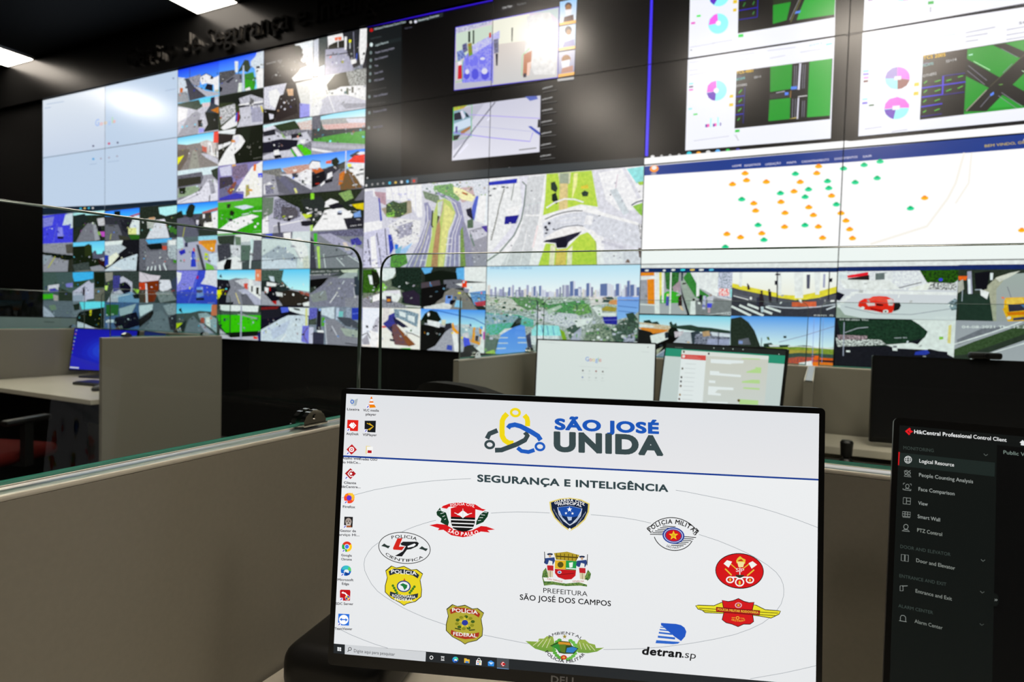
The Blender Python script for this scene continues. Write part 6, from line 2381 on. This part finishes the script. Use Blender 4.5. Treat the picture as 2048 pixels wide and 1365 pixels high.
DZ = .759                                           # desk height
monitor('black monitor in the foreground showing a white desktop full of police crests', (-.4795, .5592, 1.1758), .33566, .0872, DZ, desktop, logo='DELL')
PH_ = Vector((.0819, .6924, 1.1838)); xh, uh, nh = display_axes(-.06498, .1619)
monitor('black monitor at the right edge showing a dark software menu', PH_ + xh * .0048 - uh * .0073, -.06498, .1619, DZ, client, bez=.0048, top=.0073)
monitor('monitor in the second row showing a nearly empty white search page', (-1.106, 2.595, 1.1702), .197, .07, DZ, search, bez=.006, top=.006)
monitor('monitor in the second row showing a chat window with a green band', (-.546, 2.729, 1.1745), -.396, .15, DZ, chat, bez=.006, top=.006)
monitor('switched off black monitor on the riser, above the right foreground monitor', (.243, 2.648, 1.158), .14, .04, .824, dark, bez=.008, top=.008, chin=.02)
monitor('monitor with a deep blue desktop in the far left cubicle', (-4.84, 2.67, 1.101), .26, .15, DZ, bluedesk, bez=.006, top=.006, back=.06)
monitor('dim blue monitor mostly hidden behind the free partition end', (-4.24, 2.80, 1.10), -.36, .06, DZ, bluedim, bez=.006, top=.006, back=.06)
monitor('dim grey monitor peeping over the far left partition', (-5.46, 2.42, 1.172), 1.02, .05, DZ, greypage, back=.06)
monitor('dark monitor with a purple glow at the left edge of the picture', (-6.12, 2.60, 1.135), .3, .05, DZ, purple, back=.06)
# ------------------------------------------------------------------ partitions, glass, desks
def partition(label, lo, hi, group=None, rz=0):
    """beige board with a pale edge band on its top and ends"""
    o = empty('partition', ((lo[0] + hi[0]) / 2, (lo[1] + hi[1]) / 2, 0), rz, label, 'partition', group)
    dx, dy, z = hi[0] - lo[0], hi[1] - lo[1], hi[2]
    MB().box((0, 0, z / 2 - .003), (dx, dy, z - .006)).build('board', M['lam'], o)
    b = MB(); q = MB(); t = .0042
    for s in (-1, 1):
        if dx > dy: b.box((0, s * (dy / 2 - t / 2), z - .003), (dx, t, .006), bev=.0018, seg=2)
        else: b.box((s * (dx / 2 - t / 2), 0, z - .003), (t, dy, .006), bev=.0018, seg=2)
    q.box((0, 0, z - .0035), (dx, dy - 2 * t, .005) if dx > dy else (dx - 2 * t, dy, .005))
    b.build('edge_band', M['cap'], o, smooth=True); q.build('top_channel', M['channel'], o)
    return o


def clamp(parent, x, y, z, axis, r=.025, gap=.010):
    """polished half round glass clamp: two D plates with notched rims, a bar and screws"""
    m = MB(); n = 18
    for s in (-1, 1):
        a, b = s * gap / 2, s * (gap / 2 + .009)
        pts = [(-r, 0)] + [((r - (.0012 if i % 2 else 0)) * -math.cos(math.pi * i / n), (r - (.0012 if i % 2 else 0)) * math.sin(math.pi * i / n)) for i in range(1, n)] + [(r, 0)]
        m.prism([(p + (y if axis == 'x' else x), q + z) for p, q in pts], (x if axis == 'x' else y) + min(a, b), (x if axis == 'x' else y) + max(a, b), 'x' if axis == 'x' else 'y')
        c = (x + b, y, z + r * .55) if axis == 'x' else (x, y + b, z + r * .55)
        d = (x + b + s * .002, y, z + r * .55) if axis == 'x' else (x, y + b + s * .002, z + r * .55)
        m.cyl(c, d, .004, n=12)
    m.box((x, y, z + .002), (gap + .022, 2 * r, .004) if axis == 'x' else (2 * r, gap + .022, .004))
    return m.build('clamp', M['chrome'], parent)


def glass(label, axis, at, a0, a1, z0, za, zb, clamps, th=.006, r=.03, inset=.0004, group=None):
    """pane standing on a partition; za and zb are the heights of its two upper corners"""
    o = empty('glass_screen', (at, (a0 + a1) / 2, z0) if axis == 'x' else ((a0 + a1) / 2, at, z0), 0, label, 'glass', group)
    c = (a0 + a1) / 2; n = 6; P = [(a0 - c, .003), (a1 - c, .003)]
    sl = (zb - za) / (a1 - a0)
    for i in range(n + 1):
        t = math.pi / 2 * i / n; P.append((a1 - c - r + r * math.cos(t), zb - z0 - r + r * math.sin(t)))
    for i in range(n + 1):
        t = math.pi / 2 + math.pi / 2 * i / n; P.append((a0 - c + r + r * math.cos(t), za - z0 - r + r * math.sin(t)))
    k = len(P)
    f = (lambda a, b, d: (d, a, b)) if axis == 'x' else (lambda a, b, d: (a, d, b))
    V = [f(a, b, -th / 2) for a, b in P] + [f(a, b, th / 2) for a, b in P]
    mesh_obj('pane', V, [list(range(k))[::-1], list(range(k, 2 * k))], M['glass'], o)
    # polished pencil edge: a half round running round the pane
    cx, cz = 0, (za + zb) / 2 / 2 - z0 / 2
    nr = []
    for i in range(k):
        p0, p1, p2 = P[i - 1], P[i], P[(i + 1) % k]
        d1 = Vector((p1[0] - p0[0], p1[1] - p0[1])).normalized(); d2 = Vector((p2[0] - p1[0], p2[1] - p1[1])).normalized(); d = d1 + d2
        nr.append(Vector((d.y, -d.x)).normalized())
    E = []; m = 7
    for i in range(k):
        for j in range(m):
            t = math.pi * j / (m - 1) - math.pi / 2
            q = Vector(P[i]) + nr[i] * (math.cos(t) * th / 2 - .0015) if j not in (0, m - 1) else Vector(P[i]) - nr[i] * (.0045 if i < 2 else inset)
            E.append(f(q.x, q.y, math.sin(t) * th / 2 * 1.02))
    mesh_obj('polished_edge', E, [(i * m + j, ((i + 1) % k) * m + j, ((i + 1) % k) * m + j + 1, i * m + j + 1) for i in range(k) for j in range(m - 1)], [M['gplain'], M['gedge']], o, [1 if i == 0 else 0 for i in range(k) for j in range(m - 1)], True)
    for q in clamps: clamp(o, 0 if axis == 'x' else q - c, q - c if axis == 'x' else 0, .0015, axis, gap=th + .002)
    return o


def desk(label, x0, x1, y0, y1, z=DZ):
    o = empty('desk', ((x0 + x1) / 2, (y0 + y1) / 2, 0), 0, label, 'desk', 'cream topped desks')
    dx, dy = x1 - x0, y1 - y0
    MB().box((0, 0, z - .0135), (dx, dy, .027), bev=.002).build('desk_top', M['desk'], o)
    for s in (-1, 1): MB().box((s * (dx / 2 - .05), .05, (z - .027) / 2), (.05, dy - .2, z - .027), bev=.004).build('leg', M['steel'], o)
    MB().box((0, dy / 2 - .08, z - .2), (dx - .15, .018, .3)).build('modesty_panel', M['steel'], o)
    return o


PT = 1.093                                          # partition height of the front row
partition('beige partition along the left of the foreground desk', (-.700, -1.1, 0), (-.660, .846, PT))
partition('beige partition behind the two foreground monitors', (-.700, .85, 0), (1.95, .89, PT))
glass('clear glass screen on the left foreground partition, its upper edge sloping to the right', 'x', -.691, -1.0, .838, PT, 1.27 + .066, 1.27 + .1098, (-.6, .72), inset=.001)
glass('clear glass screen behind the foreground monitors, spanning to the right edge', 'y', .876, -.678, 1.9, PT, 1.27 + .1045, 1.27 + .088, (.9,))
desk('cream desk under the foreground monitors', -.655, 1.9, .12, .846)
# second row
Q = 1.10
partition('beige partition wall behind the second row monitors', (-1.225, 2.868, 0), (1.9, 2.893, Q))
partition('beige side partition left of the white search page monitor', (-1.229, 2.05, 0), (-1.204, 2.865, Q))
partition('beige divider seen end on, right of the chat monitor', (.012, 2.12, 0), (.040, 2.865, Q), rz=-.02)
desk('cream desk under the search page and chat monitors', -1.2, -.002, 2.12, 2.862)
desk('cream desk under the switched off monitor', .058, 1.85, 2.12, 2.862)
glass('glass screen on the side partition of the second row', 'x', -1.2165, 2.07, 2.84, Q, 1.363, 1.363, (2.2, 2.75))
glass('glass screen behind the search page and chat monitors', 'y', 2.8805, -1.2, .012, Q, 1.37, 1.37, ())
glass('glass screen behind the switched off monitor', 'y', 2.8805, .06, 1.88, Q, 1.37, 1.37, ())
ri = empty('monitor_riser', (.68, 2.70, DZ), 0, 'low cream shelf carrying the switched off monitor', 'riser')
MB().box((0, 0, .051), (1.2, .30, .028), bev=.002).build('shelf', M['desk'], ri)
for s in (-.3, .3): MB().box((s, 0, .0185), (.025, .28, .037)).build('foot', M['desk'], ri)
# far left cubicle
partition('free partition end in the middle left, facing the camera', (-3.475, 2.04, 0), (-3.45, 2.80, Q))
partition('beige partition at the left edge beside the blue monitor', (-4.93, 1.9, 0), (-4.905, 2.80, Q))
partition('long partition behind the blue monitor', (-6.4, 2.868, 0), (-3.62, 2.893, Q - .002))
desk('cream desk under the blue monitor', -4.89, -3.48, 2.0, 2.80)
desk('cream desk at the left edge, behind the left partition', -6.4, -4.95, 2.08, 2.80)
glass('glass screen on the free partition end, middle left', 'x', -3.4625, 2.09, 2.78, Q, 1.37, 1.37, (2.18, 2.68))
glass('glass screen at the left edge beside the blue monitor', 'x', -4.9175, 1.95, 2.78, Q, 1.37, 1.37, (2.7,))
glass('glass screen behind the blue monitor', 'y', 2.8805, -4.88, -3.47, Q, 1.37, 1.37, (-4.66, -4.0))


# ------------------------------------------------------------------ small things on the desks
def keyboard(x, y, z, rz, label):
    o = empty('keyboard', (x, y, z), rz, label, 'keyboard')
    MB().box((0, 0, .009), (.44, .14, .018), bev=.005).build('case', M['black'], o, smooth=True)
    k = MB()
    for j in range(5):
        for i in range(19): k.box((-.2 + i * .0222, .048 - j * .024, .0195), (.018, .019, .006))
    k.build('keys', M['bezel'], o)


keyboard(-4.04, 2.42, DZ, .1, 'black keyboard in front of the blue monitor')
ms = empty('computer_mouse', (-3.84, 2.26, DZ), .2, 'black mouse beside the keyboard at the blue monitor', 'mouse')
MB().ball((0, 0, .012), (.032, .055, .022), 18).build('shell', M['black'], ms, smooth=True)
MB().cyl((-.004, .022, .031), (.004, .022, .031), .006, n=12).build('scroll_wheel', M['grey'], ms)
js = empty('joystick_controller', (.15, 2.42, DZ), -.05, 'black camera joystick standing between the two foreground monitors', 'joystick')
MB().prism(rrect(-.16, -.085, .15, .085, .02), 0, .03).build('base', M['black'], js)
MB().cyl((0, 0, .028), (0, 0, .052), .034, .016, n=20).build('boot', M['black'], js, smooth=True)
kb = MB().cyl((0, 0, .048), (0, 0, .062), .01, n=16); kb.cyl((0, 0, .06), (0, 0, .108), .018, .021, n=24); kb.cyl((0, 0, .108), (0, 0, .115), .021, .016, n=24)
kb.build('knob', M['black'], js, smooth=True)
bt = MB()
for i in range(4):
    for j in range(3): bt.box((-.135 + i * .02, -.05 + j * .022, .032), (.013, .014, .006))
bt.build('buttons', M['bezel'], js)
ph = empty('desk_device', (-.545, .665, DZ), .15, 'rounded black device behind the lower left corner of the foreground monitor', 'device')
MB().box((0, 0, .036), (.15, .15, .072), bev=.026, seg=5).build('body', M['black'], ph, smooth=True)
MB().box((.0, -.07, .02), (.1, .02, .02), bev=.006).build('front_lip', M['bezel'], ph, smooth=True)
wc = empty('webcam', (.585, 2.695, 1.168), .14, 'small black webcam on top of the switched off monitor', 'webcam')
MB().box((0, 0, .012), (.1, .03, .024), bev=.008).build('body', M['black'], wc, smooth=True)
MB().cyl((0, -.015, .012), (0, -.019, .012), .008, n=16).build('lens', M['bezel'], wc)
MB().box((0, .03, -.004), (.05, .02, .008), bev=.002).build('clip', M['black'], wc)


# ------------------------------------------------------------------ office chairs
def chair(label, x, y, rz, m, group=None):
    o = empty('office_chair', (x, y, 0), rz, label, 'chair', group)
    MB().box((0, 0, .46), (.48, .47, .075), bev=.034, seg=4).build('seat', m, o, smooth=True)
    b = MB(); n = 8; W, H, D = .44, .52, .05
    g = [[(W * (i / n - .5) * (1 - .12 * (j / n) ** 3), -.25 - .05 * (1 - (2 * i / n - 1) ** 2) + .0 * j - .06 * (j / n), .56 + H * j / n - .045 * abs(2 * i / n - 1) ** 3 * (j / n) ** 4) for i in range(n + 1)] for j in range(n + 1)]
    fv = [[b.bm.verts.new(p) for p in r] for r in g]; bv = [[b.bm.verts.new((p[0] * .96, p[1] - D, p[2])) for p in r] for r in g]
    for j in range(n):
        for i in range(n): b.bm.faces.new((fv[j][i], fv[j][i + 1], fv[j + 1][i + 1], fv[j + 1][i])); b.bm.faces.new((bv[j][i], bv[j + 1][i], bv[j + 1][i + 1], bv[j][i + 1]))
    for i in range(n):
        for k, kk in ((0, 0), (n, n)): b.bm.faces.new((fv[k][i], fv[k][i + 1], bv[k][i + 1], bv[k][i])); b.bm.faces.new((fv[i][k], fv[i + 1][k], bv[i + 1][k], bv[i][k]))
    b.build('backrest', m, o, smooth=True)
    MB().box((0, -.27, .49), (.07, .03, .24), rx=.15).box((0, -.16, .41), (.07, .24, .02)).build('back_support', M['black'], o)
    for s in (-1, 1):
        a = MB().box((s * .27, 0, .66), (.05, .26, .03), bev=.012); a.box((s * .27, .0, .535), (.03, .05, .24)); a.box((s * .245, 0, .425), (.07, .05, .02))
        a.build('armrest', M['black'], o, smooth=True)
    MB().cyl((0, 0, .1), (0, 0, .43), .028, n=16).build('gas_lift', M['steel'], o)
    st = MB()
    for k in range(5):
        t = 2 * math.pi * k / 5; st.cyl((0, 0, .1), (.29 * math.cos(t), .29 * math.sin(t), .07), .028, .016, n=10)
    st.build('star_base', M['black'], o)
    for k in range(5):
        t = 2 * math.pi * k / 5; c = MB(); p = Vector((.29 * math.cos(t), .29 * math.sin(t), .03)); q = Vector((-math.sin(t), math.cos(t), 0)) * .02
        c.cyl(p - q, p + q, .03, n=14); c.cyl(p + Vector((0, 0, .01)), p + Vector((0, 0, .045)), .008, n=8); c.build('caster', M['black'], o)
    return o


chair('dark office chair with its back to us in front of the search page monitor', -.80, 1.86, -.25, M['dark'])
chair('dark red office chair in the shade under the blue monitor desk', -3.95, 1.72, .3, M['red'])

bpy.data.objects.remove(_fo)
